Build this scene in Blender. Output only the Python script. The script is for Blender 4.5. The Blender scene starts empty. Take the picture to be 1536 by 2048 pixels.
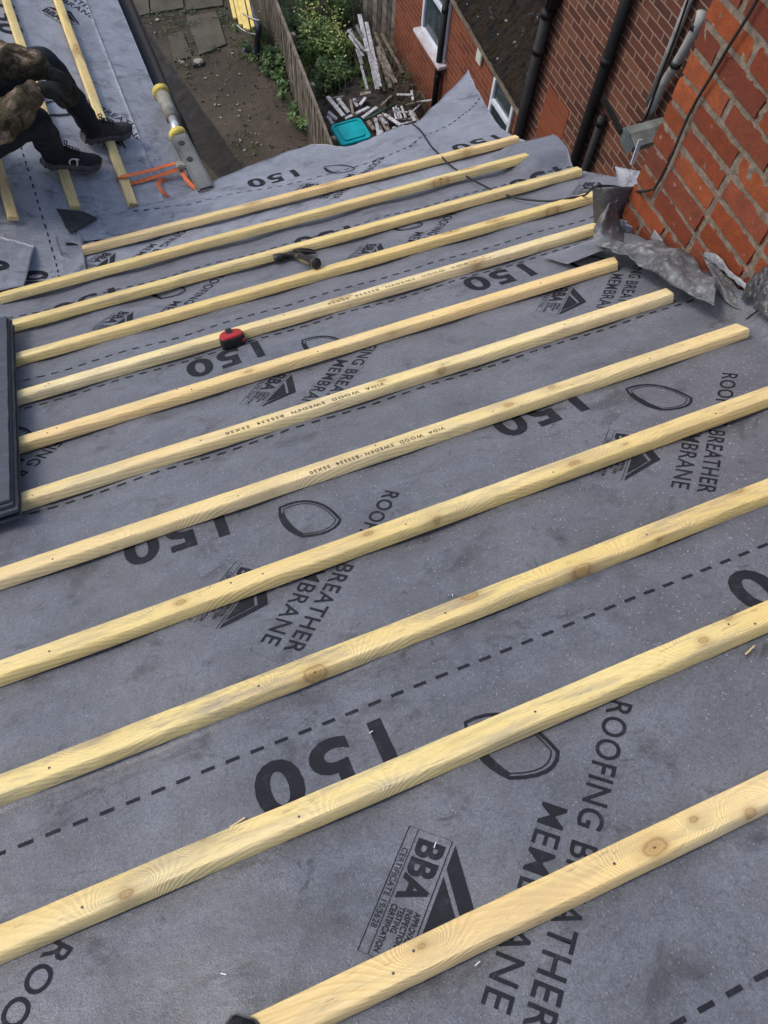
import bpy, bmesh, math, random
from mathutils import Vector, Matrix, noise
from mathutils.bvhtree import BVHTree
R = math.radians
rnd = random.Random(7)
Z0 = 7.9                      # camera height above the yard; all coordinates below are relative to the camera
SC = bpy.context.scene
COL = SC.collection

# ---------------------------------------------------------------- camera
F = 1574.33
YAW, PITCH, ROLL = 0.490549, 1.138681, 0.112467
fw = Vector((math.sin(YAW)*math.cos(PITCH), math.cos(YAW)*math.cos(PITCH), -math.sin(PITCH)))
r0 = Vector((math.cos(YAW), -math.sin(YAW), 0)); u0 = r0.cross(fw)
cr = r0*math.cos(ROLL)+u0*math.sin(ROLL); cu = u0*math.cos(ROLL)-r0*math.sin(ROLL)
cam = bpy.data.cameras.new('camera'); cam_o = bpy.data.objects.new('camera', cam); COL.objects.link(cam_o)
cam.sensor_fit = 'HORIZONTAL'; cam.sensor_width = 36; cam.lens = F/1536*36
cam.clip_start = 0.02; cam.clip_end = 500
M = Matrix((cr, cu, -fw)).transposed().to_4x4(); M.translation = (0, 0, Z0)
cam_o.matrix_world = M
SC.camera = cam_o
# ---------------------------------------------------------------- light
SUN_EL, SUN_AZ = 52, -58       # azimuth from +Y towards +X
w = bpy.data.worlds.new("World"); SC.world = w; w.use_nodes = True
nt = w.node_tree; bg = nt.nodes['Background']
sky = nt.nodes.new('ShaderNodeTexSky'); sky.sky_type = 'NISHITA'; sky.sun_disc = False
sky.sun_elevation = R(SUN_EL); sky.sun_rotation = R(SUN_AZ); sky.air_density = 1.0; sky.dust_density = 3.0; sky.ozone_density = 1.0
nt.links.new(sky.outputs[0], bg.inputs[0]); bg.inputs[1].default_value = 0.15
sl = bpy.data.lights.new('sun', 'SUN'); so = bpy.data.objects.new('sun', sl); COL.objects.link(so)
sl.energy = 1.05; sl.angle = R(15); sl.color = (1, .95, .87)
sd = Vector((math.sin(R(SUN_AZ))*math.cos(R(SUN_EL)), math.cos(R(SUN_AZ))*math.cos(R(SUN_EL)), math.sin(R(SUN_EL))))
so.rotation_euler = sd.to_track_quat('Z', 'Y').to_euler()
SC.view_settings.view_transform = 'Standard'; SC.view_settings.look = 'None'
SC.view_settings.exposure = 0.32; SC.view_settings.gamma = 1

# ---------------------------------------------------------------- measuring helpers
H = 1.3                        # distance from the eye to the roof plane
S = 0.460378                   # roof pitch
TS, CS, SS = math.tan(S), math.cos(S), math.sin(S)
NR = Vector((0, SS, CS)); DR = Vector((0, CS, -SS))
TW = math.tan(R(20))
def ray(x, y): return fw + cr*((x-768)/F) - cu*((y-1024)/F)
def atx(q, X): d = ray(*q); return d*(X/d.x)
def atz(q, Z): d = ray(*q); return d*(Z/d.z)
def aty(q, Y): d = ray(*q); return d*(Y/d.y)
def zmain(x, y): return -H/CS - TS*y
def zwing(x, y): return -3.0 - (x-.12)*TW
def zroof(x, y):
    a, b = zmain(x, y), zwing(x, y); k = .05
    if y < 2.2: return a
    return (a+b)/2 + math.sqrt((a-b)**2/4 + k*k/4) - .004
def onroof(q, h=0):
    d = ray(*q); lo, hi = .5, 14
    for _ in range(50):
        m = (lo+hi)/2; P = d*m
        if P.z > zroof(P.x, P.y)+h: lo = m
        else: hi = m
    return d*lo
def uv(u, v, h=0): return -NR*H + Vector((u, 0, 0)) + DR*v + NR*h
WN = Vector((math.sin(R(20)), 0, math.cos(R(20))))
def onwing(q, h=0):
    d = ray(*q); return d*((WN.dot(Vector((.12, 3.2, -3)))+h)/WN.dot(d))
def nz(x, y, z=0, s=1): return noise.noise(Vector((x*s, y*s, z*s)))

# ---------------------------------------------------------------- object helpers
def tag(o, label=None, cat=None, group=None, kind=None):
    if label: o['label'] = label
    if cat: o['category'] = cat
    if group: o['group'] = group
    if kind: o['kind'] = kind
    return o
def empty(name, loc, label=None, cat=None, group=None):
    o = bpy.data.objects.new(name, None); COL.objects.link(o)
    o.location = (loc[0], loc[1], loc[2]+Z0); o.empty_display_size = .1
    o['org'] = [loc[0], loc[1], loc[2]]
    return tag(o, label, cat, group)
def org(o): return Vector(o['org']) if o is not None and 'org' in o else Vector((0, 0, 0))
def mk(name, verts, faces, mats, parent=None, smooth=False, origin=None, mi=None, at=None):
    """verts are in camera-relative space; parent's origin is taken off"""
    if at is not None: origin = at
    o0 = org(parent) if parent is not None else Vector(origin if origin is not None else (0, 0, 0))
    me = bpy.data.meshes.new(name)
    me.from_pydata([tuple(Vector(v)-o0) for v in verts], [], faces)
    for m in (mats if isinstance(mats, (list, tuple)) else [mats]): me.materials.append(m)
    if mi: me.polygons.foreach_set('material_index', mi)
    if smooth: me.polygons.foreach_set('use_smooth', [True]*len(me.polygons))
    me.update()
    o = bpy.data.objects.new(name, me); COL.objects.link(o)
    if parent is not None: o.parent = parent
    else: o.location = (o0.x, o0.y, o0.z+Z0)
    o['org'] = [o0.x, o0.y, o0.z]
    return o
class MB:
    def __init__(s): s.v = []; s.f = []; s.m = []
    def add(s, vs, fs, m=0):
        b = len(s.v); s.v += [Vector(v) for v in vs]; s.f += [tuple(i+b for i in f) for f in fs]; s.m += [m]*len(fs); return s
    def box(s, c, d, rot=None, m=0, bev=0):
        c = Vector(c); hx, hy, hz = d[0]/2, d[1]/2, d[2]/2
        if bev:
            bm = bmesh.new(); bmesh.ops.create_cube(bm, size=1)
            for v in bm.verts: v.co = Vector((v.co.x*d[0], v.co.y*d[1], v.co.z*d[2]))
            bmesh.ops.bevel(bm, geom=bm.edges[:], offset=bev, segments=2, affect='EDGES')
            bm.verts.index_update()
            vs = [v.co.copy() for v in bm.verts]; fs = [[v.index for v in f.verts] for f in bm.faces]; bm.free()
        else:
            vs = [Vector((x, y, z)) for x in (-hx, hx) for y in (-hy, hy) for z in (-hz, hz)]
            fs = [(0, 1, 3, 2), (4, 6, 7, 5), (0, 4, 5, 1), (2, 3, 7, 6), (0, 2, 6, 4), (1, 5, 7, 3)]
        if rot is not None: vs = [rot @ v for v in vs]
        return s.add([v+c for v in vs], fs, m)
    def beam(s, a, b, wd, th, up=(0, 0, 1), m=0, bev=0):
        a, b = Vector(a), Vector(b); x = (b-a).normalized(); up = Vector(up)
        y = up.cross(x).normalized(); z = x.cross(y)
        rot = Matrix((x, y, z)).transposed()
        return s.box((a+b)/2, ((b-a).length, wd, th), rot, m, bev)
    def tube(s, pts, r, n=10, m=0, caps=True, rf=None):
        pts = [Vector(p) for p in pts]; b = len(s.v); prev = None
        for i, p in enumerate(pts):
            t = (pts[min(i+1, len(pts)-1)]-pts[max(i-1, 0)]).normalized()
            if prev is None: a = t.orthogonal().normalized()
            else: a = (prev - t*prev.dot(t)).normalized()
            prev = a; c = t.cross(a); rr = r[i] if isinstance(r, (list, tuple)) else r
            for k in range(n):
                an = 2*math.pi*k/n; s.v.append(p + (a*math.cos(an)+c*math.sin(an))*rr)
        for i in range(len(pts)-1):
            for k in range(n):
                s.f.append((b+i*n+k, b+i*n+(k+1) % n, b+(i+1)*n+(k+1) % n, b+(i+1)*n+k)); s.m.append(m)
        if caps:
            s.f.append(tuple(b+k for k in range(n))[::-1]); s.m.append(m)
            e = b+(len(pts)-1)*n; s.f.append(tuple(e+k for k in range(n))); s.m.append(m)
        return s
    def prism(s, poly, off, m=0):
        poly = [Vector(p) for p in poly]; off = Vector(off); n = len(poly); b = len(s.v)
        s.v += poly + [p+off for p in poly]
        s.f += [tuple(range(b, b+n))[::-1], tuple(range(b+n, b+2*n))]; s.m += [m, m]
        for i in range(n):
            j = (i+1) % n; s.f.append((b+i, b+j, b+n+j, b+n+i)); s.m.append(m)
        return s
    def grid(s, rows, m=0, closed=False):
        b = len(s.v); nc = len(rows[0])
        for r_ in rows: s.v += [Vector(p) for p in r_]
        for i in range(len(rows)-1):
            for j in range(nc-1 if not closed else nc):
                k = (j+1) % nc
                s.f.append((b+i*nc+j, b+i*nc+k, b+(i+1)*nc+k, b+(i+1)*nc+j)); s.m.append(m)
        return s
    def build(s, name, mats, parent=None, smooth=False, origin=None, fix=True):
        o = mk(name, s.v, s.f, mats, parent, smooth, origin, s.m)
        if fix:
            bm = bmesh.new(); bm.from_mesh(o.data); bmesh.ops.recalc_face_normals(bm, faces=bm.faces[:]); bm.to_mesh(o.data); bm.free()
        return o
def autosmooth(o, ang=35):
    me = o.data
    me.polygons.foreach_set('use_smooth', [True]*len(me.polygons)); me.set_sharp_from_angle(angle=R(ang)); return o
def interp(tab, x):
    if x <= tab[0][0]: return tab[0][1]
    for (a, b), (c, d) in zip(tab, tab[1:]):
        if x <= c: return b+(d-b)*(x-a)/(c-a)
    return tab[-1][1]
def along(poly, t):
    """point at fraction t of a polyline of Vectors, by arc length"""
    L = [0]
    for a, b in zip(poly, poly[1:]): L.append(L[-1]+(b-a).length)
    d = t*L[-1]
    for i in range(len(poly)-1):
        if d <= L[i+1] or i == len(poly)-2:
            k = (d-L[i])/max(L[i+1]-L[i], 1e-9); return poly[i].lerp(poly[i+1], k)
def smooth_poly(P, n=6):
    out = []
    for i in range(len(P)-1):
        p0 = P[max(i-1, 0)]; p1 = P[i]; p2 = P[i+1]; p3 = P[min(i+2, len(P)-1)]
        for k in range(n):
            t = k/n
            out.append(.5*((2*p1)+(p2-p0)*t+(2*p0-5*p1+4*p2-p3)*t*t+(3*p1-p0-3*p2+p3)*t**3))
    out.append(P[-1]); return out

# ---------------------------------------------------------------- materials
class NM:
    def __init__(s, name):
        s.m = bpy.data.materials.new(name); s.m.use_nodes = True; s.t = s.m.node_tree; s.b = s.t.nodes['Principled BSDF']
    def n(s, k, **kw):
        o = s.t.nodes.new(k)
        for a, b in kw.items():
            if a in o.inputs: o.inputs[a].default_value = b
            else: setattr(o, a, b)
        return o
    def l(s, a, b): s.t.links.new(a, b)
    def coord(s, kind='Object', scale=(1, 1, 1), rot=(0, 0, 0), rand=False):
        c = s.n('ShaderNodeTexCoord'); mp = s.n('ShaderNodeMapping'); mp.inputs['Scale'].default_value = scale; mp.inputs['Rotation'].default_value = rot
        if rand:
            oi = s.n('ShaderNodeObjectInfo'); mu = s.n('ShaderNodeMath', operation='MULTIPLY'); mu.inputs[1].default_value = 57.3
            s.l(oi.outputs['Random'], mu.inputs[0])
            ad = s.n('ShaderNodeVectorMath', operation='ADD'); s.l(c.outputs[kind], ad.inputs[0]); s.l(mu.outputs[0], ad.inputs[1]); s.l(ad.outputs[0], mp.inputs['Vector'])
        else: s.l(c.outputs[kind], mp.inputs['Vector'])
        return mp.outputs[0]
    def noise(s, vec, scale, detail=4, rough=.55, dist=0):
        o = s.n('ShaderNodeTexNoise'); o.inputs['Scale'].default_value = scale; o.inputs['Detail'].default_value = detail
        o.inputs['Roughness'].default_value = rough; o.inputs['Distortion'].default_value = dist; s.l(vec, o.inputs['Vector']); return o.outputs['Fac']
    def ramp(s, fac, stops, interp='LINEAR'):
        o = s.n('ShaderNodeValToRGB'); r = o.color_ramp; r.interpolation = interp
        while len(r.elements) < len(stops): r.elements.new(.5)
        for e, (p, c) in zip(r.elements, stops):
            e.position = p; e.color = (c, c, c, 1) if isinstance(c, (int, float)) else (*c, 1)
        s.l(fac, o.inputs[0]); return o.outputs[0]
    def mix(s, fac, a, b, mode='MIX'):
        o = s.n('ShaderNodeMix', data_type='RGBA', blend_type=mode)
        for i, x in ((0, fac), (6, a), (7, b)):
            if isinstance(x, (int, float)): o.inputs[i].default_value = x if i == 0 else (x, x, x, 1)
            elif isinstance(x, tuple): o.inputs[i].default_value = (*x, 1)
            else: s.l(x, o.inputs[i])
        return o.outputs[2]
    def math(s, op, a, b=None):
        o = s.n('ShaderNodeMath', operation=op)
        for i, x in ((0, a), (1, b)):
            if x is None: continue
            if isinstance(x, (int, float)): o.inputs[i].default_value = x
            else: s.l(x, o.inputs[i])
        return o.outputs[0]
    def base(s, c): 
        if isinstance(c, tuple): s.b.inputs['Base Color'].default_value = (*c, 1)
        else: s.l(c, s.b.inputs['Base Color'])
        return s
    def rough(s, v, spec=None):
        if isinstance(v, (int, float)): s.b.inputs['Roughness'].default_value = v
        else: s.l(v, s.b.inputs['Roughness'])
        if spec is not None: s.b.inputs['Specular IOR Level'].default_value = spec
        return s
    def bump(s, h, strength=.3, dist=.01):
        o = s.n('ShaderNodeBump'); o.inputs['Strength'].default_value = strength; o.inputs['Distance'].default_value = dist
        s.l(h, o.inputs['Height']); s.l(o.outputs[0], s.b.inputs['Normal']); return s
def simple(name, c, rough=.6, metal=0, var=.12, scale=8, bump=0, spec=.4):
    k = NM(name); v = k.coord('Object', rand=True); n = k.noise(v, scale, 5)
    lo = tuple(x*(1-var*1.6) for x in c); hi = tuple(min(1, x*(1+var*1.6)) for x in c)
    k.base(k.ramp(n, [(.3, lo), (.7, hi)])).rough(rough, spec); k.b.inputs['Metallic'].default_value = metal
    if bump: k.bump(n, bump, .01)
    return k.m

def membrane_mat(name='membrane', f=1.0):
    k = NM(name); v = k.coord('Object')
    big = k.noise(v, 2.2, 5, .6); mid = k.noise(v, 14, 6, .65); fine = k.noise(v, 420, 2, .6)
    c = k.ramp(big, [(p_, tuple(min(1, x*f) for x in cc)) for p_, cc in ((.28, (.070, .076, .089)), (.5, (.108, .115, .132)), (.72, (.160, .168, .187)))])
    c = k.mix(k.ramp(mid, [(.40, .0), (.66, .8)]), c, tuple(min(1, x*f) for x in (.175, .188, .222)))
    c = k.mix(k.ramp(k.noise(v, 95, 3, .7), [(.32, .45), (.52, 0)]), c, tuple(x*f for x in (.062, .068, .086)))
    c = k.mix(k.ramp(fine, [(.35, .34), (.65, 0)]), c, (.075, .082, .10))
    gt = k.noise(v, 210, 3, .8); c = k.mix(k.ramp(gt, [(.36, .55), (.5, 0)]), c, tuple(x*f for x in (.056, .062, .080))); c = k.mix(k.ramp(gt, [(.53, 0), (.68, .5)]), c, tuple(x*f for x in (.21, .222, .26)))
    # dirt smudges
    dv = k.coord('Object', scale=(1, 1.6, 1)); d1 = k.noise(dv, 5.5, 8, .75, .6)
    c = k.mix(k.ramp(d1, [(.545, 0), (.64, .75)]), c, (.038, .038, .042))
    d2 = k.noise(dv, 1.3, 3, .5); st = k.noise(k.coord('Object', scale=(5, 22, 5)), 3, 6, .7)
    c = k.mix(k.math('MULTIPLY', k.ramp(d2, [(.5, 0), (.65, 1)]), k.ramp(st, [(.5, 0), (.7, .45)])), c, (.10, .098, .095))
    d3 = k.noise(k.coord('Object', scale=(1, 1.3, 1)), 11, 9, .8, 1.0); c = k.mix(k.ramp(d3, [(.585, 0), (.65, .75)]), c, (.036, .034, .034))
    d4 = k.noise(k.coord('Object', scale=(.8, 1, 1)), 3.1, 4, .6, .4); c = k.mix(k.ramp(d4, [(.52, 0), (.70, .4)]), c, (.085, .083, .083))
    # pale scuffs and water specks
    sc = k.noise(k.coord('Object', scale=(1, 1, 1)), 60, 8, .8); c = k.mix(k.ramp(sc, [(.62, 0), (.76, .5)]), c, (.30, .32, .37))
    vo = k.n('ShaderNodeTexVoronoi'); vo.inputs['Scale'].default_value = 95; k.l(v, vo.inputs['Vector'])
    sel = k.n('ShaderNodeSeparateColor'); k.l(vo.outputs['Color'], sel.inputs[0])
    spk = k.math('MULTIPLY', k.ramp(vo.outputs['Distance'], [(.06, 1), (.19, 0)]), k.ramp(sel.outputs[0], [(.55, 0), (.66, 1)]))
    c = k.mix(k.math('MULTIPLY', spk, .55), c, (.42, .45, .54))
    k.base(c).rough(k.mix(spk, k.ramp(mid, [(.3, .52), (.7, .38)]), .2), .75)
    k.b.inputs['Sheen Weight'].default_value = 1.0; k.b.inputs['Sheen Roughness'].default_value = .38; k.b.inputs['Sheen Tint'].default_value = (.85, .88, 1, 1)
    hh = k.math('ADD', k.math('MULTIPLY', fine, .28), k.math('ADD', k.math('MULTIPLY', mid, 1.2), k.math('MULTIPLY', spk, 1.0)))
    k.bump(hh, .6, .005)
    return k.m
def print_mat():
    k = NM('membrane_print'); v = k.coord('Object'); n = k.noise(v, 26, 9, .85)
    k.base(k.ramp(n, [(.3, (.014, .015, .020)), (.55, (.019, .021, .028)), (.68, (.06, .065, .08))])).rough(.75, .2); return k.m
def wood_mat(name, tint=(1, 1, 1), grey=.3, knots=()):
    k = NM(name)
    v = k.coord('Object', scale=(.34, 6, 6), rand=True)
    # warped growth rings, elongated along the batten
    nn = k.noise(v, 2.2, 3, .5)
    wv = k.n('ShaderNodeTexWave', bands_direction='DIAGONAL'); wv.inputs['Scale'].default_value = 8; wv.inputs['Distortion'].default_value = 3.2; wv.inputs['Detail'].default_value = 3
    kd = None
    for kx, ky, ks in knots:
        sp = k.n('ShaderNodeVectorMath', operation='SUBTRACT'); k.l(k.coord('Object'), sp.inputs[0]); sp.inputs[1].default_value = (kx, ky, .03)
        ml = k.n('ShaderNodeVectorMath', operation='MULTIPLY'); k.l(sp.outputs[0], ml.inputs[0]); ml.inputs[1].default_value = (.62/ks, 1/ks, .35/ks)
        ln = k.n('ShaderNodeVectorMath', operation='LENGTH'); k.l(ml.outputs[0], ln.inputs[0]); d_ = k.math('ADD', ln.outputs['Value'], k.math('MULTIPLY', k.noise(k.coord('Object'), 55, 4), .75)); d_ = k.math('SUBTRACT', d_, .25); kd = d_ if kd is None else k.math('MINIMUM', kd, d_)
    wv.inputs['Detail Scale'].default_value = .7; wv.inputs['Detail Roughness'].default_value = .6
    if kd is not None:
        ph = k.n('ShaderNodeMath', operation='MULTIPLY'); ph.inputs[1].default_value = 1.5; e_ = k.math('DIVIDE', 1.0, k.math('ADD', kd, .6)); k.l(e_, ph.inputs[0]); av = k.n('ShaderNodeVectorMath', operation='ADD'); k.l(v, av.inputs[0]); k.l(ph.outputs[0], av.inputs[1]); k.l(av.outputs[0], wv.inputs['Vector'])
    else: k.l(v, wv.inputs['Vector'])
    fib = k.noise(k.coord('Object', scale=(6, 170, 170), rand=True), 1.5, 4, .6)
    T = lambda c: tuple(a*b for a, b in zip(c, tint))
    c = k.ramp(wv.outputs['Fac'], [(.0, T((.75, .625, .305))), (.6, T((.78, .66, .35))), (1, T((.68, .53, .235)))])
    c = k.mix(k.ramp(nn, [(.35, 0), (.7, .65)]), c, T((.88, .79, .55)))
    c = k.mix(k.ramp(fib, [(.3, .34), (.66, 0)]), c, T((.52, .38, .17)))
    # yellow-green preservative and grey weather stains
    pv = k.noise(k.coord('Object', scale=(1.2, 5, 5), rand=True), 1.7, 4, .6)
    c = k.mix(k.ramp(pv, [(.48, 0), (.66, .38)]), c, T((.80, .67, .24)))
    gv = k.noise(k.coord('Object', scale=(2.2, 14, 14), rand=True), 1.9, 8, .72)
    c = k.mix(k.ramp(gv, [(.47, 0), (.62, min(1, grey*1.5))]), c, (.36, .31, .22))
    lg = k.noise(k.coord('Object', scale=(1.1, 3, 3), rand=True), 1.4, 3, .5); c = k.mix(k.ramp(lg, [(.42, 0), (.62, .55)]), c, T((.74, .55, .26)))
    ds = k.noise(k.coord('Object', scale=(3.5, 26, 26), rand=True), 1.6, 7, .75); c = k.mix(k.ramp(ds, [(.54, 0), (.62, .35)]), c, T((.52, .42, .24)))
    dk = k.noise(k.coord('Object', scale=(5, 34, 34), rand=True), 2.3, 8, .8, .5); c = k.mix(k.ramp(dk, [(.60, 0), (.67, .7)]), c, (.22, .17, .105))
    gs = k.noise(k.coord('Object', scale=(9, 60, 60), rand=True), 2, 6, .8)
    c = k.mix(k.ramp(gs, [(.58, 0), (.68, .6)]), c, (.24, .175, .10))
    # knots
    if kd is None:
        kv = k.coord('Object', scale=(2.3, 6.5, 2.5), rand=True); vo = k.n('ShaderNodeTexVoronoi', voronoi_dimensions='2D'); vo.inputs['Scale'].default_value = 1.0; k.l(kv, vo.inputs['Vector'])
        kd = k.math('MULTIPLY', vo.outputs['Distance'], 11.0)
    c = k.mix(k.ramp(kd, [(.0, .35), (.55, .30), (1.0, 0)], 'EASE'), c, T((.62, .42, .16)))
    kk = k.n('ShaderNodeMapRange'); kk.inputs['From Max'].default_value = 2.2; k.l(kd, kk.inputs['Value']); kd2 = kk.outputs[0]
    rings = k.ramp(kd2, [(.0, .95), (.10, .70), (.16, .40), (.23, .68), (.30, .42), (.37, .70), (.43, 1.0), (.49, .55), (.60, .22), (1, 0)])
    rings = k.math('MULTIPLY', rings, .72)
    c = k.mix(rings, c, (.30, .15, .055))
    c = k.mix(k.ramp(kd2, [(.06, .85), (.13, 0)]), c, (.07, .035, .018))
    c = k.mix(.12, c, (.9, .62, .12), 'MULTIPLY') if False else c
    k.base(c).rough(.62, .35)
    k.bump(k.math('ADD', fib, k.math('MULTIPLY', wv.outputs['Fac'], .7)), .45, .0015)
    return k.m
def brick_wall_mat(name, cols, mortar, bw=.225, bh=.075, ms=.012, axes='YZ', weather=.4):
    k = NM(name); tc = k.n('ShaderNodeTexCoord'); sp = k.n('ShaderNodeSeparateXYZ'); k.l(tc.outputs['Object'], sp.inputs[0])
    cb = k.n('ShaderNodeCombineXYZ'); k.l(sp.outputs[0 if axes[0] == 'X' else 1], cb.inputs[0]); k.l(sp.outputs[2], cb.inputs[1])
    v0 = cb.outputs[0]
    wn = k.n('ShaderNodeTexNoise'); wn.inputs['Scale'].default_value = 14; wn.inputs['Detail'].default_value = 3; k.l(v0, wn.inputs['Vector'])
    sc = k.n('ShaderNodeVectorMath', operation='SCALE'); sc.inputs['Scale'].default_value = .010; k.l(wn.outputs['Color'], sc.inputs[0])
    ad = k.n('ShaderNodeVectorMath', operation='ADD'); k.l(v0, ad.inputs[0]); k.l(sc.outputs[0], ad.inputs[1])
    br = k.n('ShaderNodeTexBrick'); br.offset = .5; br.inputs['Scale'].default_value = 1; br.inputs['Brick Width'].default_value = bw; br.inputs['Row Height'].default_value = bh
    br.inputs['Mortar Size'].default_value = ms/2; br.inputs['Mortar Smooth'].default_value = .35; br.inputs['Bias'].default_value = 0
    br.inputs['Color1'].default_value = (0, 0, 0, 1); br.inputs['Color2'].default_value = (1, 1, 1, 1); br.inputs['Mortar'].default_value = (.5, .5, .5, 1)
    k.l(ad.outputs[0], br.inputs['Vector'])
    n1 = k.noise(v0, 3.0, 6, .7); n2 = k.noise(v0, 60, 4, .7)
    c = k.ramp(br.outputs['Color'], [(i/(len(cols)-1), cc) for i, cc in enumerate(cols)])
    c = k.mix(k.ramp(n2, [(.35, .45), (.65, 0)]), c, tuple(x*.5 for x in cols[0]))
    c = k.mix(k.ramp(n1, [(.45, 0), (.75, weather)]), c, (.055, .045, .04))
    mc = k.mix(k.ramp(n2, [(.3, 0), (.7, .6)]), mortar, tuple(x*.55 for x in mortar))
    c = k.mix(br.outputs['Fac'], c, mc)
    k.base(c).rough(.85, .25); inv = k.math('SUBTRACT', 1, br.outputs['Fac'])
    k.bump(k.math('ADD', inv, k.math('MULTIPLY', n2, .35)), .7, .008)
    return k.m
def attr_brick_mat():
    k = NM('stack_brick'); at = k.n('ShaderNodeAttribute', attribute_name='bc'); v = k.coord('Object')
    n1 = k.noise(v, 22, 6, .7); n2 = k.noise(v, 140, 4, .75); n3 = k.noise(v, 6, 5, .6)
    c = k.mix(k.ramp(n1, [(.40, 0), (.66, .5)]), at.outputs['Color'], (.095, .034, .022))
    c = k.mix(k.ramp(n2, [(.55, 0), (.78, .3)]), c, (.36, .12, .055))
    c = k.mix(k.ramp(n3, [(.54, 0), (.72, .45)]), c, (.07, .040, .030))
    vo = k.n('ShaderNodeTexVoronoi'); vo.inputs['Scale'].default_value = 13; k.l(v, vo.inputs['Vector'])
    c = k.mix(k.ramp(vo.outputs['Distance'], [(.05, .6), (.11, 0)]), c, (.35, .27, .25))
    k.base(c).rough(.86, .25).bump(k.math('ADD', n1, k.math('MULTIPLY', n2, .5)), .8, .006); return k.m
def soil_mat():
    k = NM('soil'); v = k.coord('Object'); a = k.noise(v, .9, 6, .65); b = k.noise(v, 9, 8, .7); g = k.noise(v, 55, 5, .75)
    c = k.ramp(a, [(.3, (.058, .049, .038)), (.5, (.092, .076, .058)), (.7, (.135, .115, .085))])
    c = k.mix(k.ramp(b, [(.4, 0), (.75, .6)]), c, (.045, .037, .030))
    c = k.mix(k.ramp(b, [(.60, 0), (.76, .55)]), c, (.17, .11, .065))
    c = k.mix(k.ramp(g, [(.62, 0), (.78, .55)]), c, (.20, .185, .16))
    k.base(c).rough(.92, .2).bump(k.math('ADD', b, g), .8, .03); return k.m
def slab_mat():
    k = NM('concrete_slab'); v = k.coord('Object'); a = k.noise(v, 3, 6, .65); b = k.noise(v, 40, 6, .8)
    c = k.ramp(a, [(.3, (.062, .056, .043)), (.7, (.125, .115, .092))]); c = k.mix(k.ramp(b, [(.5, 0), (.75, .5)]), c, (.06, .06, .042))
    k.base(c).rough(.9, .2).bump(b, .5, .01); return k.m
def leaf_mat(name, a, b, d):
    k = NM(name); at = k.n('ShaderNodeAttribute', attribute_name='lc')
    k.base(k.ramp(at.outputs['Fac'], [(0, a), (.6, b), (1, d)])).rough(.5, .4)
    k.b.inputs['Transmission Weight'].default_value = 0; k.b.inputs['Subsurface Weight'].default_value = 0; return k.m
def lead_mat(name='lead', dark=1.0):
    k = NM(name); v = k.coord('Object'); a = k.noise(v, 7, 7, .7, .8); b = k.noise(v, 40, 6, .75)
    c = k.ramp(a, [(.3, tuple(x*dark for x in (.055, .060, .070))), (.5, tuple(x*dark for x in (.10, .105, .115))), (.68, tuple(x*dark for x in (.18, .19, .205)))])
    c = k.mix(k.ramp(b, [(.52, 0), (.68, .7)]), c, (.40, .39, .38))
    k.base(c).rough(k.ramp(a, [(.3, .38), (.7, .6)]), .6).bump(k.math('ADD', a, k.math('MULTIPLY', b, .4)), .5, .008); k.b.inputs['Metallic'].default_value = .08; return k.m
def camo_mat():
    k = NM('camouflage_cloth'); v = k.coord('Object'); a = k.noise(v, 6, 5, .7, 1.2); b = k.noise(v, 12, 5, .7, 1.5); d = k.noise(v, 60, 4, .7)
    c = k.ramp(a, [(.34, (.026, .020, .013)), (.43, (.075, .056, .033)), (.51, (.10, .088, .048)), (.58, (.22, .15, .105)), (.68, (.50, .40, .33))], 'LINEAR')
    c = k.mix(k.ramp(b, [(.52, 0), (.58, .8)]), c, (.030, .026, .018)); c = k.mix(k.ramp(d, [(.4, .3), (.6, 0)]), c, (.02, .018, .014))
    k.base(c).rough(.9, .15).bump(k.noise(v, 28, 4, .6), .5, .012); return k.m
def moss_roof_mat():
    k = NM('mossy_roof'); v = k.coord('Object'); a = k.noise(v, 5, 7, .75, .5); b = k.noise(v, 20, 7, .8); 
    c = k.ramp(a, [(.34, (.012, .011, .012)), (.45, (.032, .029, .028)), (.52, (.055, .034, .016)), (.58, (.022, .019, .018)), (.66, (.12, .115, .115))])
    c = k.mix(k.ramp(b, [(.45, 0), (.62, .6)]), c, (.015, .012, .011)); c = k.mix(k.ramp(b, [(.66, 0), (.8, .7)]), c, (.12, .11, .10))
    k.base(c).rough(.9, .2).bump(k.math('ADD', a, b), 1, .05); return k.m

MEM = membrane_mat(); MEMP = membrane_mat('lit_membrane', 2.1); PRT = print_mat()  # far and wing sheets: brighter light painted in as a paler base colour
WOODS = [wood_mat('batten_wood_yellow', (1.07, 1.02, .85), .40), wood_mat('batten_wood_pale', (1.10, 1.08, 1.05), .32),
         wood_mat('batten_wood_pink', (1.12, 1.02, .92), .22), wood_mat('batten_wood_weathered', (.9, .86, .84), .75)]
BRK = attr_brick_mat()
MORTAR = simple('lime_mortar', (.185, .15, .115), .95, 0, .22, 40, .8)
RED = brick_wall_mat('red_brick_wall', [(.16, .042, .022), (.22, .060, .030), (.27, .078, .040)], (.29, .17, .11), weather=.35)
DARKB = brick_wall_mat('dark_brick_wall', [(.085, .036, .027), (.13, .047, .034), (.165, .062, .042), (.23, .095, .058)], (.33, .23, .165), weather=.45, ms=.015)
HOUSEB = HOUSEY = simple('light_bounce_render', (.55, .54, .50), .85, 0, .08, 6)  # unseen walls made pale so they bounce light into the yard
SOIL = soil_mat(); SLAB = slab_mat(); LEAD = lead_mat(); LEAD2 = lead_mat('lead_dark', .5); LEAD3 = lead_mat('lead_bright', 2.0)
BLACKP = simple('black_plastic', (.012, .012, .015), .6, 0, .2, 5, 0, .5)
ALU = simple('dull_aluminium', (.20, .21, .205), .5, 0, .25, 7, .15)
ALU2 = simple('dusty_aluminium', (.27, .26, .22), .6, 0, .3, 12, .2)
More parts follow.
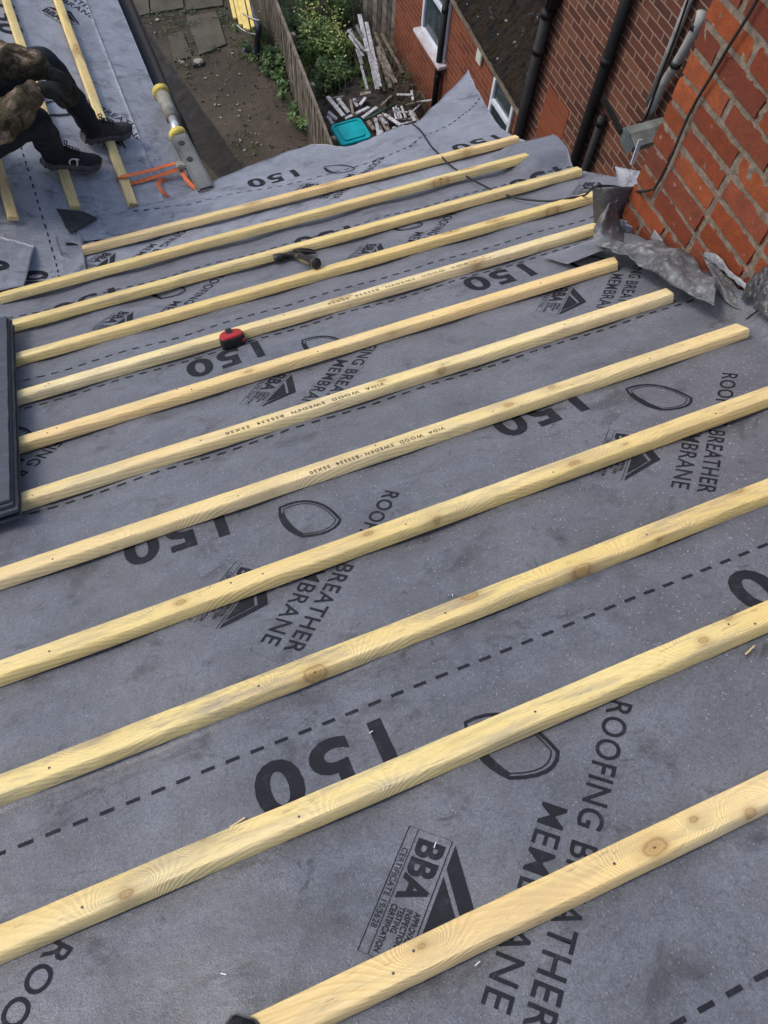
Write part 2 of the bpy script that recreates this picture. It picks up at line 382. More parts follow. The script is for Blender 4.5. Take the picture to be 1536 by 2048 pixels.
GREYP = simple('grey_plastic_pipe', (.30, .30, .29), .5, 0, .2, 9)
WHITEP = simple('white_upvc', (.62, .66, .74), .35, 0, .08, 6)
GLASS = simple('dark_window_glass', (.035, .055, .065), .08, 0, .4, 1.2, 0, .7)

# ================================================================ ROOF MEMBRANE SHEETS
_glyph = {}
def glyphs(txt, bold=.03, space=1.0):
    """outline text as a flat mesh in a unit box; returns verts (x 0..1, y 0..1) and faces"""
    key = (txt, bold, space)
    if key in _glyph: return _glyph[key]
    cu_ = bpy.data.curves.new('txt', 'FONT'); cu_.body = txt; cu_.size = 1; cu_.offset = bold; cu_.space_character = space; cu_.resolution_u = 4; cu_.fill_mode = 'FRONT'
    ob = bpy.data.objects.new('txt', cu_); COL.objects.link(ob)
    dg = bpy.context.evaluated_depsgraph_get(); me = bpy.data.meshes.new_from_object(ob.evaluated_get(dg))
    vs = [v.co.copy() for v in me.vertices]; fs = [tuple(p.vertices) for p in me.polygons]
    bpy.data.objects.remove(ob); bpy.data.curves.remove(cu_); bpy.data.meshes.remove(me)
    x0 = min(v.x for v in vs); x1 = max(v.x for v in vs); y0 = min(v.y for v in vs); y1 = max(v.y for v in vs)
    out = ([((v.x-x0)/(x1-x0), (v.y-y0)/(y1-y0)) for v in vs], fs); _glyph[key] = out; return out
class Flat:
    """2-D print work, in metres on the sheet"""
    def __init__(s): s.v = []; s.f = []
    def poly(s, P): b = len(s.v); s.v += [tuple(p) for p in P]; s.f.append(tuple(range(b, b+len(P))))
    def strip(s, P, wd, closed=False):
        P = [Vector((p[0], p[1])) for p in P]; n = len(P); rows = []
        for i in range(n):
            a = P[(i-1) % n] if closed or i > 0 else P[i]; c = P[(i+1) % n] if closed or i < n-1 else P[i]
            t = (c-a).normalized(); nn = Vector((-t.y, t.x)); ww = wd[i] if isinstance(wd, list) else wd
            rows.append((P[i]+nn*ww/2, P[i]-nn*ww/2))
        for i in range(n if closed else n-1):
            j = (i+1) % n; s.poly([rows[i][0], rows[i][1], rows[j][1], rows[j][0]])
    def text(s, txt, o, ex, ey, wdt, hgt, bold=.03, space=1.0):
        vs, fs = glyphs(txt, bold, space); b = len(s.v)
        for x, y in vs: s.v.append((o[0]+ex[0]*x*wdt+ey[0]*y*hgt, o[1]+ex[1]*x*wdt+ey[1]*y*hgt))
        s.f += [tuple(i+b for i in f) for f in fs]
q2 = math.sqrt(.5)
def unit_print(P, tu, tv, sc=1):
    """one repeat of the sheet's print; (tu,tv) is the top corner of the R of ROOFING, lengths in metres"""
    h = H
    rx, ry = (-q2, -q2), (q2, -q2)
    hs_ = H; h = H*sc
    def RP(r_, up): return (tu+(rx[0]*r_+ry[0]*up)*H*sc, tv+(rx[1]*r_+ry[1]*up)*H*sc)
    P.text('ROOFING BREATHER', RP(0, -.033), rx, ry, .428*h, .0325*h, .010, 1.08)
    P.text('MEMBRANE', RP(.180, -.079), rx, ry, .245*h, .0325*h, .005, 1.08)
    h = H
    P.text('150', (tu-.342*h, tv+.146*h), (-1, 0), (0, -1), .206*h, .094*h, .030, 1.14)
    # leaf-shaped shield outline, heavier at its straight side
    A, B_, C_ = Vector((-.232, .080)), Vector((-.135, -.019)), Vector((-.216, -.026))
    def q(a, c, b, n=9): return [(a*(1-t)**2+c*2*t*(1-t)+b*t*t) for t in [i/n for i in range(n)]]
    loop = q(A, Vector((-.150, .090)), B_)+q(B_, Vector((-.155, -.055)), C_, 6)+q(C_, Vector((-.252, .020)), A, 8)
    cen = Vector((-.190, .015))
    toM = lambda p: (tu+p.x*h, tv+p.y*h)
    P.strip([toM(p) for p in loop], .0058*h, True)
    inner = [cen+(p-cen)*.86 for p in loop]; P.strip([toM(p) for p in inner], .0020*h, True)
    thick = q(C_, Vector((-.252, .020)), A, 8); P.strip([toM(cen+(p-cen)*.90) for p in thick], [.004*h+.011*h*math.sin(math.pi*(i+.5)/8) for i in range(8)])
    h = H*sc
    # approval box
    r0_, r1_, b0_, b1_ = .268, .425, -.226, -.168
    P.strip([RP(r0_, b0_), RP(r1_, b0_), RP(r1_, b1_), RP(r0_, b1_)], .0011*h, True)
    P.strip([RP(r0_, -.2135), RP(r1_, -.2135)], .0008*h)
    P.text('CERTIFICATE 19/5628', RP(r0_+.028, -.2235), rx, ry, .100*h, .0075*h, .0)
    P.text('BBA', RP(r0_+.010, -.209), rx, ry, .078*h, .036*h, .035, 1.04)
    for i, tx in enumerate(('APPROVAL', 'INSPECTION', 'TESTING', 'CERTIFICATION')):
        P.text(tx, RP(r0_+.095, -.180-.0098*i), rx, ry, [.036, .044, .031, .056][i]*h, .0078*h, .02)
    # triangle with a pale chevron
    P.poly([RP(r0_+.004, -.163), RP(r0_+.078, -.110), RP(r0_+.085, -.127), RP(r0_+.035, -.163)])
    P.poly([RP(r0_+.045, -.163), RP(r0_+.0885, -.1315), RP(r0_+.135, -.163)])
    P.poly([RP(r0_+.078, -.110), RP(r0_+.156, -.163), RP(r0_+.142, -.163), RP(r0_+.085, -.127)])
def dashes(P, v, u0_, u1_, wd=.0075, ln=.0265, per=.0488, drift=0):
    u = u0_
    while u < u1_:
        vv = v+drift*(u-u0_); P.poly([(u, vv-wd/2), (u+ln, vv-wd/2+drift*ln), (u+ln, vv+wd/2+drift*ln), (u, vv+wd/2)]); u += per
def drape(P, sheet_bm, tf, vis=None, maxlen=.03, lift=.0013):
    """lay the flat print on the sheet mesh: tf maps print (u,v) to (X,Y)"""
    bm = bmesh.new(); vs = [bm.verts.new((x, y, 0)) for x, y in P.v]; bm.verts.ensure_lookup_table()
    for f in P.f:
        try: bm.faces.new([vs[i] for i in f])
        except ValueError: pass
    bmesh.ops.triangulate(bm, faces=bm.faces[:])
    for _ in range(5):
        es = [e for e in bm.edges if e.calc_length() > maxlen]
        if not es: break
        bmesh.ops.subdivide_edges(bm, edges=es, cuts=1); bmesh.ops.triangulate(bm, faces=[f for f in bm.faces if len(f.verts) > 3])
    tree = BVHTree.FromBMesh(sheet_bm); bad = []
    for v in bm.verts:
        X, Y = tf(v.co.x, v.co.y); hit = tree.ray_cast(Vector((X, Y, 5)), Vector((0, 0, -1)))
        if hit[0] is None: bad.append(v); v.co = (X, Y, 0)
        else: v.co = hit[0]+Vector((0, 0, lift))
    bmesh.ops.delete(bm, geom=bad, context='VERTS')
    bmesh.ops.recalc_face_normals(bm, faces=bm.faces[:])
    for f in bm.faces:
        if f.normal.z < 0: f.normal_flip()
    bm.verts.index_update()
    out = ([v.co.copy() for v in bm.verts], [tuple(v.index for v in f.verts) for f in bm.faces]); bm.free(); return out
def hnoise(x, y): return -.009*math.sin(math.pi*(x+.13)/.42)**2*(1 if y < 2.6 else .5)+ .0030*max(0, .28-abs(nz(x*.7+y*.5, y*1.3-x*.2, 11, 4.2)))*3+.0016*max(0, .2-abs(nz(x, y, 17, 11)))*4+ .0035*nz(x, y, 1, 2.3)+.0016*nz(x, y, 2, 7)+.0006*nz(x, y, 5, 23)
mainXY = lambda u, v: (u, v*CS-H*SS)
wingXY = lambda u, v: (-v, u)
def sheet(name, pts, P, tf, label, cat='roofing membrane', group=None, th=.0008, parent=None, mat=None):
    """pts: rows of surface points. The print is part of the sheet's own mesh."""
    nr, nc = len(pts), len(pts[0]); vs = [p for r_ in pts for p in r_]
    fs = [(i*nc+j, i*nc+j+1, (i+1)*nc+j+1, (i+1)*nc+j) for i in range(nr-1) for j in range(nc-1)]
    bm = bmesh.new(); bv = [bm.verts.new(p) for p in vs]
    for f in fs: bm.faces.new([bv[i] for i in f])
    bmesh.ops.recalc_face_normals(bm, faces=bm.faces[:])
    if sum(f.normal.z for f in bm.faces) < 0: bmesh.ops.reverse_faces(bm, faces=bm.faces[:])
    bm.verts.index_update(); pv = []; pf = []
    if P is not None and P.v: pv, pf = drape(P, bm, tf)
    # give the sheet real thickness
    fs2 = [tuple(v.index for v in f.verts) for f in bm.faces]; nrm = [v.normal.copy() for v in bm.verts]; bm.normal_update(); nrm = [v.normal.copy() for v in bm.verts]; n0 = len(vs)
    edge = [(e.verts[0].index, e.verts[1].index) for e in bm.edges if len(e.link_faces) == 1]; bm.free()
    vs2 = vs+[Vector(v)-n*th*1.6 for v, n in zip(vs, nrm)]
    fa = fs2+[tuple(i+n0 for i in f[::-1]) for f in fs2]+[(a, b, b+n0, a+n0) for a, b in edge]
    base = len(vs2); allv = vs2+pv; allf = fa+[tuple(i+base for i in f) for f in pf]; mi = [0]*len(fa)+[1]*len(pf)
    o = mk(name, allv, allf, [mat or MEM, PRT], parent, True, None if parent else vs[0], mi)
    tag(o, label, cat, group); return o
VS = (.04, .80, 1.52, 2.235, 2.86)
def stack_up(x, y):
    if y > 1.86: return 0
    t = min(max((x-1.68-.012*nz(y, 0, 3, 3))/.10, 0), 1); f = min(max((1.80-y)/.2, 0), 1)
    return (.085*t*t*(3-2*t)+.012*t*nz(x, y, 4, 9))*f
def main_sheet(i, va, vb, row, off, uR, vfar=None, uL=-1.7, dash=(), label='', periods=range(-3, 4), curl=None, wavy=False):
    pts = []; nv = max(int((vb-va)/.022), 20); nu = 170
    for j in range(nv+1):
        b = j/nv; r_ = []
        vr = va+((vfar(9) if vfar else vb)-va)*b; ur = interp(uR, vr)
        for k in range(nu+1):
            a = k/nu; u = uL+(ur-uL)*a; vf = vfar(u) if vfar else vb+.006*nz(u, i, 0, 3)
            v = va+(vf-va)*b; X, Y = mainXY(u, v)
            z = zroof(X, Y)+hnoise(X, Y)-.001+.0050*b+stack_up(X, Y)
            if curl: z += curl(u, v, b)
            r_.append(Vector((X, Y, z)))
        pts.append(r_)
    P = Flat()
    for k in periods: unit_print(P, off*H+k*.811*H, (row+(.19 if wavy and k == 1 else 0))*H, 1.05 if i == 0 else 1)
    if wavy:
        dl = smooth_poly([Vector((a*H, b*H, 0)) for a, b in ((-.2, 3.20), (.1, 3.20), (.377, 3.19), (.7, 3.14), (1.11, 3.16), (1.35, 3.30), (1.48, 3.355), (1.62, 3.47), (1.75, 3.6))], 16)
        tot = sum((b-a).length for a, b in zip(dl, dl[1:])); s_ = 0
        while s_ < tot-.05: a_, b_ = along(dl, s_/tot), along(dl, (s_+.027)/tot); P.strip([a_, b_], .008); s_ += .052
    for d in dash: dashes(P, d*H, -1.7, 2.4)
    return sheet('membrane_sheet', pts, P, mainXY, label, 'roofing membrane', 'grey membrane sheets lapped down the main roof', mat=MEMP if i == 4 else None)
SR = [(0, 1.765), (2.60, 1.765), (2.66, 2.12), (3.0, 2.22), (3.3, 2.08), (3.7, 2.19), (4, 2.1)]
main_sheet(0, -.9, VS[1]*H, .549, .469, SR, dash=(.192, .722), label='nearest grey roofing membrane sheet, printed with the largest 150')
main_sheet(1, (VS[1]-.1)*H, VS[2]*H, 1.170, .354, SR, dash=(1.342, 1.503), label='second grey roofing membrane sheet up, with two whole leaf shields between battens')
def curl2(u, v, b):      # the loose tongue lifted off near the stack
    return 0
main_sheet(2, (VS[2]-.1)*H, 2.225*H, 1.822, .598, SR, dash=(1.975, 2.128), label='grey roofing membrane sheet under the red tape measure, reaching the foot of the brick stack', curl=curl2)
def curl3(u, v, b):
    ss_ = lambda t: (lambda q: q*q*(3-2*q))(min(max(t, 0), 1))
    return .056*ss_((u-1.80)/.16)*ss_((v-3.34)/.16)
main_sheet(3, 2.13*H, VS[4]*H, 2.455, .274, SR, dash=(2.58,), label='grey roofing membrane sheet under the hammer, its far right corner sticking out past the roof', curl=curl3)
far_px = [(140, 466), (165, 447), (195, 434), (250, 427), (330, 402), (430, 366), (500, 338), (560, 316), (620, 298), (652, 296), (690, 299), (720, 291), (750, 281), (800, 258), (830, 254), (862, 229), (896, 201), (931, 173)]
FAR = []
for q_ in far_px:
    p = onroof(q_, .01); FAR.append((p.x, (p.y+H*SS)/CS))
RGT = sorted(((onroof(q_, .03).y+H*SS)/CS, onroof(q_, .03).x) for q_ in ((958, 206), (986, 243), (1020, 264)))
def s4curl(u, v, b):
    e = max((v-4.15)/.5, 0)
    return .014+e*e*.03+.03*max(b-.45, 0)*nz(u, v, 8, 3.2)+(.022*abs(nz(u*.8+v*.7, v, 9, 4.5))-.006)*min(1, max(b-.25, 0)*2.5)+.012*max(b-.3, 0)*abs(nz(u, v*1.5, 3, 11))
XL4 = -.27
main_sheet(4, 2.77*H, 4.4, 2.955, .278, [(3.6, 2.10), (3.95, 2.10)]+RGT+[(FAR[-1][1], FAR[-1][0])], vfar=lambda u: interp(FAR, u), uL=XL4, dash=(), periods=range(-2, 3), wavy=True,
           label='crumpled grey membrane sheet overhanging the far eave above the yard, painted pale to look lit', curl=s4curl)
# ---- wing roof sheets (own slope, falling towards the yard)
def wing_sheet(x0, x1, lift, units, dash, label, near, nx=60, curl=None):
    pts = []
    for j in range(111):
        b = j/110; r_ = []
        for k in range(nx+1):
            X = x0+(x1-x0)*k/nx; ya = near(X); Y = ya+(6.4-ya)*b**1.3
            z = zroof(X, Y)+hnoise(X, Y)+lift+.003*k/nx+.008*nz(X, Y*.6, 3, 3.5)*(0 if Y < 3 else 1)*.6
            if curl: z += curl(X, Y)
            r_.append(Vector((X, Y, z)))
        pts.append(r_)
    P = Flat()
    for tu, tv in units: unit_print(P, tu, tv)
    if units:
        a_ = onroof((101, 574), .01); P.text('50', (a_.y-.02, -a_.x), (1, 0), (0, 1), .19, .105, .04, 1.1)
    for d in dash: dashes(P, d, 2.3, 6.4, .0065, .027, .054)
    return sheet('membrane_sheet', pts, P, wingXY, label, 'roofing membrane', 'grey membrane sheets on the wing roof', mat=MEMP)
wing_sheet(.10, .462, .003, [], (), 'pale eave strip of membrane along the gutter at the left, beside the yellow ringed pole', lambda X: 3.05)
def wcurl(X, Y): return .04*max(0, 1-(Y-2.66)/.16)*(.5+.5*math.sin(X*5))*(1 if X > -.62 else .3) if Y < 2.82 else (.020*abs(nz(X+Y*.6, Y, 6, 4))+.008*nz(X, Y, 7, 10))*max(0, 1-abs(Y-3.02)/.32)
wing_sheet(-1.9, .275, .009, [(4.18+k*1.054, .05) for k in range(0, 3)]+[(3.75+k*1.054, .88) for k in range(0, 3)], (.30, -.335), 'grey membrane sheet on the wing roof under the seated worker', lambda X: (2.735-.10*(X+.56)/.4 if X > -.56 else 2.70) if X < -.17 else 2.95, 90, wcurl)

# dark scrap and pale offcut where the two roofs meet
def patch(name, px, mat, h, label, cat, n=7, bend=.0, P=None, tf=None, mi=None):
    pts = [onroof(q_, h+bend*nz(q_[0]*.05, q_[1]*.05)) for q_ in px]; c = sum(pts, Vector())/len(pts)
    mb = MB(); m = len(pts); rows = []
    for j in range(n+1): rows.append([c.lerp(p, j/n)+Vector((0, 0, .004*nz(p.x*j, p.y*j, 2, 9))) for p in pts])
    mb.grid(rows, closed=True); top = len(mb.v); mb.v += [v-Vector((0, 0, .0015)) for v in mb.v[:]]; mb.f += [tuple(i+top for i in f[::-1]) for f in mb.f[:]]; mb.m = [0]*len(mb.f)
    o = mb.build(name, mat, None, True, c, fix=False); return tag(o, label, cat)
patch('felt_scrap', [(112, 417), (140, 420), (165, 423), (182, 430), (196, 437), (181, 443), (160, 455), (140, 467), (130, 452), (124, 436)], simple('dark_felt', (.030, .032, .033), .7, 0, .3, 14, .4), .034, 'dark scrap of old felt showing where the two roofs meet', 'felt scrap', bend=.01)
q = [onroof((-70, 452), .035), onroof((66, 486), .030), onroof((47, 572), .052), onroof((-70, 592), .050)]
o_ = sheetlet_('membrane_offcut', q) if False else None
# small flap standing up beside the stack
def sheetlet(name, quad, mat, label, cat, nx=14, ny=10, wav=.01, th=.0012, parent=None, sag=None):
    a, b, c, d = quad; rows = []
    for j in range(ny+1):
        t = j/ny; L = along(a, t) if isinstance(a, list) else a
        r_ = []
        for i in range(nx+1):
            s_ = i/nx; p = along(c, s_) if False else (a.lerp(b, s_)).lerp(d.lerp(c, s_), t)
            p = p+Vector((nz(p.x, p.y, p.z, 9), nz(p.y, p.z, p.x, 9), nz(p.z, p.x, p.y, 9)))*wav
            if sag: p = p+sag(s_, t)
            r_.append(p)
        rows.append(r_)
    mb = MB().grid(rows); o = mb.build(name, mat, parent, True, None if parent else rows[0][0], fix=False)
    md = o.modifiers.new('thick', 'SOLIDIFY'); md.thickness = th; return tag(o, label, cat)
q = [atx((1230, 330), 1.88), atx((1286, 346), 1.92), atx((1277, 380), 1.86), atx((1236, 400), 1.84)]
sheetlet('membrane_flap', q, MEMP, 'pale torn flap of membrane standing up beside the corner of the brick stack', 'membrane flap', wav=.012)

q = [onroof((1085, 516), .012), onroof((1188, 478), .030), onroof((1212, 500), .060), onroof((1135, 527), .030)]
sheetlet('membrane_tongue', q, MEM, 'loose tongue of membrane lifting off between two battens beside the lead collar', 'membrane flap', wav=.006)

q = [onroof((-80, 452), .040), onroof((70, 492), .024), onroof((48, 572), .040), onroof((-80, 594), .046)]
pts = [[(q[0].lerp(q[1], i/24)).lerp(q[3].lerp(q[2], i/24), j/18)+Vector((0, 0, .006*nz(i*.2, j*.2, 3)+.004*nz(i*.5, j*.5, 6)-.012*math.sin(math.pi*i/24)*0)) for i in range(25)] for j in range(19)]
P = Flat(); a_ = onroof((24, 545), .04); P.text('0', (-a_.y, -a_.x) if False else (a_.y, -a_.x), (1, 0), (0, 1), .075, .11, .05)
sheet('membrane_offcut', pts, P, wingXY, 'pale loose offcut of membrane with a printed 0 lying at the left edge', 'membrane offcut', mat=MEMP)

# ================================================================ BATTENS
def batten_mesh(name, L, wd, th, mat, seed, skew=0, endcut=0):
    rr = random.Random(seed); n = max(int(L/.03), 6)
    prof = [(-.5, 0), (-.5, .82), (-.44, .97), (-.38, 1.0), (.38, 1.0), (.45, .965), (.5, .8), (.5, 0)]
    vs = []; fs = []; m = len(prof); wob = rr.uniform(0, 50); wane = rr.choice([0, .10, .2]); k1 = rr.uniform(-.5, .5)
    for i in range(n+1):
        x = L*i/n; bow = .0025*math.sin(x*1.1+wob); up = .0008*nz(x, seed, 0, 3)
        wn = max(0, nz(x, seed, 7, 1.6))*wane*2.2
        for j, (a, b) in enumerate(prof):
            y = a*wd; z = b*th
            if j in (2, 3): z -= wn*th*.55; y += wn*.006
            if j == 1: z -= wn*th*.9
            y += .0009*nz(x, j, seed, 14); z += .0007*nz(x, j+9, seed, 17)*(1 if b > 0 else 0)
            vs.append(Vector((x+(endcut*a if i in (0, n) else 0), y+bow, z+up)))
    for i in range(n):
        for j in range(m): k = (j+1) % m; fs.append((i*m+j, i*m+k, (i+1)*m+k, (i+1)*m+j))
    fs.append(tuple(range(m))); fs.append(tuple(n*m+j for j in range(m))[::-1])
    me = bpy.data.meshes.new(name); me.from_pydata([tuple(v) for v in vs], [], fs); me.materials.append(mat)
    me.polygons.foreach_set('use_smooth', [True]*len(me.polygons)); me.set_sharp_from_angle(angle=R(38)); me.update()
    return me
INK = simple('stamp_ink', (.035, .028, .02), .7, 0, .3, 60)
NAIL = simple('nail_steel', (.10, .095, .09), .45, .6, .3, 30)
nail_mesh = MB().tube([(0, 0, -.001), (0, 0, .0012)], .0023, 8).build('nail', NAIL).data
bpy.data.objects.remove(bpy.data.objects['nail'])
def put(name, me, parent, loc=(0, 0, 0)):
    o = bpy.data.objects.new(name, me); COL.objects.link(o); o.parent = parent; o.location = loc; return o
def batten(p0, p1, zax, wd, th, mat, seed, label, group, stamp=None, nails=(), endcut=0, cat='roof batten', h=.004, side=1):
    """p0->p1 is the near bottom edge"""
    x = (p1-p0).normalized(); y = zax.cross(x).normalized(); z = x.cross(y); L = (p1-p0).length
    me = batten_mesh('roof_batten', L, wd, th, mat, seed, endcut=endcut)
    if stamp:      # the ink is surface pattern: same mesh, second material
        xs, xe, txt = stamp; Pf = Flat(); Pf.text(txt, (xe, -.008), (-1, 0), (0, -1), xe-xs, .0135, .004, 1.25)
        bm = bmesh.new(); bm.from_mesh(me); vs = [bm.verts.new((a_, b_, th+.0024)) for a_, b_ in Pf.v]; me.materials.append(INK)
        for f in Pf.f:
            nf = bm.faces.new([vs[i] for i in f]); nf.material_index = 1
        bm.to_mesh(me); bm.free()
    o = bpy.data.objects.new('roof_batten', me); COL.objects.link(o)
    mt = Matrix((x, y, z)).transposed().to_4x4(); mt.translation = p0+y*wd/2*side+z*h+Vector((0, 0, Z0)); o.matrix_world = mt
    tag(o, label, cat, group)
    for nx_, ny_ in nails:
        if nx_ < L: put('nail', nail_mesh, o, (nx_, ny_*wd, th*.985))
    return o
V = [.336088, .567189, .797268, 1.032882, 1.279919, 1.51682, 1.752942, 1.992137, 2.217101, 2.452911, 2.68792, 2.902108]
GB = 'parallel timber battens across the main roof'
BW, BT = .0515, .0315
spec = [  # number from the bottom, u left, u right, wood, label
 (0, -.75, 1.9, 2, 'nearest batten at the bottom right, pinkish wood with a big round knot'),
 (1, -1.3, 1.75, 0, 'yellow batten crossing the largest 150 print near the bottom of the photo'),
 (2, -1.3, 1.75, 0, 'weathered yellow batten with a torn knot in its near edge, just above the largest 150'),
 (3, -1.3, 1.72, 0, 'fourth batten from the bottom, crossing the second BBA box and the word ROOFING'),
 (4, -1.3, 1.66, 1, 'lower stamped batten, its right end lying nearest the foot of the brick stack'),
 (5, -.62, 1.63, 1, 'stamped batten starting under the bottom end of the dark slate stack'),
 (6, -.62, 1.63, 2, 'batten just below the red tape measure, running to the foot of the lead flashing'),
 (7, -.62, 1.78, 1, 'pale batten that the red tape measure stands against'),
 (8, -.62, 1.96, 0, 'yellow batten under the grip of the hammer, ending at the lead collar'),
 (9, -.60, 2.04, 0, 'batten touching the head of the hammer'),
 (10, -.545, 1.97, 0, 'second batten from the eave, running to the left where the two roofs meet'),
 (11, -.17, 2.04, 2, 'shortest main roof batten, the one nearest the eave'),
]
KN = {0: [((1308, 1703), .014), ((1500, 1632), .007), ((1385, 1648), .005), ((845, 1900), .004)], 1: [((258, 1795), .008), ((720, 1622), .007), ((410, 1685), .004), ((1405, 1290), .007), ((1455, 1245), .006)],
      2: [((632, 1352), .016), ((940, 1200), .012), ((1168, 1148), .017), ((1322, 1088), .008), ((1470, 990), .012), ((210, 1470), .007)], 3: [((365, 1212), .008), ((738, 1076), .008), ((875, 1045), .006), ((1148, 935), .009), ((1250, 897), .004)],
      4: [((322, 1075), .012), ((548, 990), .007), ((1018, 818), .009), ((1104, 782), .007)], 6: [((788, 672), .011), ((500, 750), .009)], 5: [((620, 800), .008), ((885, 745), .009), ((765, 770), .007), ((1228, 640), .009)]}
for i, a, b, wm, lb in spec:
    v = V[i]*H; stamp = None; rr = random.Random(i*5+3)
    nl = []
    for xx in [(-1.25+.42*k) for k in range(9)]:
        if a < xx < b-.05 and i < 8: nl += [(xx-a+rr.uniform(-.06, .06), rr.uniform(-.3, -.05)), (xx-a+rr.uniform(-.06, .06), rr.uniform(.0, .35))][:rr.choice([1, 1, 2])]
    if i == 5: stamp = (.10-a, .60-a, 'VIDA  WOOD  SWEDEN  BS5534  25X50')
    if i == 4: stamp = (.265-a, .66-a, 'VIDA  WOOD  SWEDEN  BS5534  25X50')
    if i == 7: stamp = (.62-a, 1.18-a, 'VIDA  WOOD  SWEDEN  BS5534  25X50')
    pa, pb = uv(a, v, 0), uv(b, v, 0)
    if i in (10, 11): pa = pa+NR*(.010 if i == 10 else .022); pb = pb+NR*.012
    if i == 9: pa = pa+NR*.003
    wmat = WOODS[wm]
    if i in KN:
        kl = []
        for q_, ks in KN[i]: p_ = onroof(q_, BT*.8); kl.append((p_.x-a, (p_.y+H*SS)/CS-v-BW/2-BT*.35, ks))
        tn, gy = [((1.07, 1.02, .85), .40), ((1.10, 1.08, 1.05), .32), ((1.12, 1.02, .92), .25)][wm]
        wmat = wood_mat('batten_wood_knotted', tn, gy if i != 2 else .75, kl)
    batten(pa, pb, NR, BW, BT, wmat, i*17+5, lb, GB, stamp, nl, rr.uniform(-.02, .02), h=.0055)
GW = 'timber battens along the wing roof'
for x, ya, yb, sd_, wm, lb in ((.088, 3.20, 6.3, 301, 0, 'wing roof batten nearest the gutter, with the orange strap looped round it'),
                           (-.180, 3.17, 6.3, 302, 0, 'middle wing roof batten, under the near shoe of the worker'),
                           (-.445, 3.09, 6.3, 303, 2, 'leftmost wing roof batten, its sawn end pointing at the camera'),
                           (-.72, 2.9, 6.3, 304, 0, 'wing roof batten behind the worker, beyond the left edge of the photo')):
    p0 = Vector((x, ya, zwing(x, 0))); p1 = Vector((x, yb, zwing(x, 0)))
    batten(p0, p1, WN, .045, .026, WOODS[wm], sd_, lb, GW, h=.016, side=-1)

# ================================================================ THE HOUSE UNDER THE ROOF
hs = empty('brick_house', (.5, 3.2, -7.9), 'brick house carrying the battened roof, seen only as its roof edge and far wall', 'house')
EY = 3.52; GZ = -7.9
MB().box((.9, EY-.15-.25, (GZ-3.30)/2), (3.0, .25, abs(GZ+3.30))).build('wall', HOUSEB, hs)
MB().box((.25, 5.1, (GZ-3.28)/2), (.22, 3.0, abs(GZ+3.28))).build('wall', HOUSEY, hs)
mb = MB()   # roof deck under the membrane
rows = [[Vector((x, y, zroof(x, y)-.035)) for x in [-1.9+.1*i for i in range(38)]] for y in [-.5+.1*j for j in range(40)]]
mb.grid(rows); DECK = simple('dark_roof_timber', (.045, .038, .03), .8, 0, .3, 9)
o = mb.build('roof_deck', DECK, hs, fix=False); md = o.modifiers.new('t', 'SOLIDIFY'); md.thickness = .06
mb = MB(); mb.grid([[Vector((x, y, zwing(x, y)-.035)) for x in (-1.9, -1, 0, .44)] for y in (3.3, 4.2, 5.2, 6.4)])
o = mb.build('roof_deck', DECK, hs, fix=False); md = o.modifiers.new('t', 'SOLIDIFY'); md.thickness = .05
MB().box((1.28, 3.43, -3.30), (1.62, .03, .2)).build('fascia', BLACKP, hs)
MB().box((.445, 4.95, -3.26), (.025, 2.9, .17)).build('fascia', BLACKP, hs)
def gutter(name, a, b, r, mat, label, parent=None):
    a, b = Vector(a), Vector(b); x = (b-a).normalized(); y = Vector((0, 0, 1)).cross(x).normalized(); rows = []
    for p in [a.lerp(b, i/30) for i in range(31)]:
        rows.append([p+y*math.cos(t)*r+Vector((0, 0, 1))*math.sin(t)*r for t in [-math.pi+math.pi*k/12 for k in range(13)]])
    mb = MB().grid(rows); o = mb.build(name, mat, parent, True, None if parent else a, fix=False); md = o.modifiers.new('t', 'SOLIDIFY'); md.thickness = .004
    return o
o = gutter('rain_gutter', (.512, 3.5, -3.175), (.512, 6.4, -3.175), .047, BLACKP, ''); tag(o, 'black plastic gutter along the edge of the wing roof', 'gutter')

# ================================================================ BRICK CHIMNEY STACK
SX = 1.80; SY0, SY1 = -.3, 1.735; CO = .0855; J = .0115
st = empty('chimney_stack', (2.2, .8, -2.6), 'orange brick chimney stack with thick mortar joints rising at the right edge', 'chimney')
mb = MB(); cols = []; bmn = bmesh.new(); rr = random.Random(11)
zref = atx((1391, 107), SX).z
PAL = [(.33, .078, .026), (.36, .088, .030), (.30, .066, .024), (.38, .098, .036), (.25, .056, .025), (.34, .078, .028), (.20, .048, .028), (.28, .075, .040)]
verts = []; faces = []; fcol = []
def add_brick(c, d, col, rot):
    bm = bmesh.new(); bmesh.ops.create_cube(bm, size=1)
    for v in bm.verts: v.co = Vector((v.co.x*d[0], v.co.y*d[1], v.co.z*d[2]))
    bmesh.ops.bevel(bm, geom=bm.edges[:], offset=.006, segments=2, affect='EDGES'); bm.verts.index_update()
    es = [e for e in bm.edges if e.calc_length() > .05]; bmesh.ops.subdivide_edges(bm, edges=es, cuts=4, use_grid_fill=True); bm.verts.index_update()
    b = len(verts)
    for v in bm.verts:
        p = rot @ v.co + c; k = .0032
        verts.append(p+Vector((nz(p.x, p.y, p.z, 26), nz(p.y, p.z, p.x, 26), nz(p.z, p.x, p.y, 26)))*k)
    for f in bm.faces: faces.append(tuple(v.index+b for v in f.verts)); fcol.append(col)
    bm.free()
nrow = 28
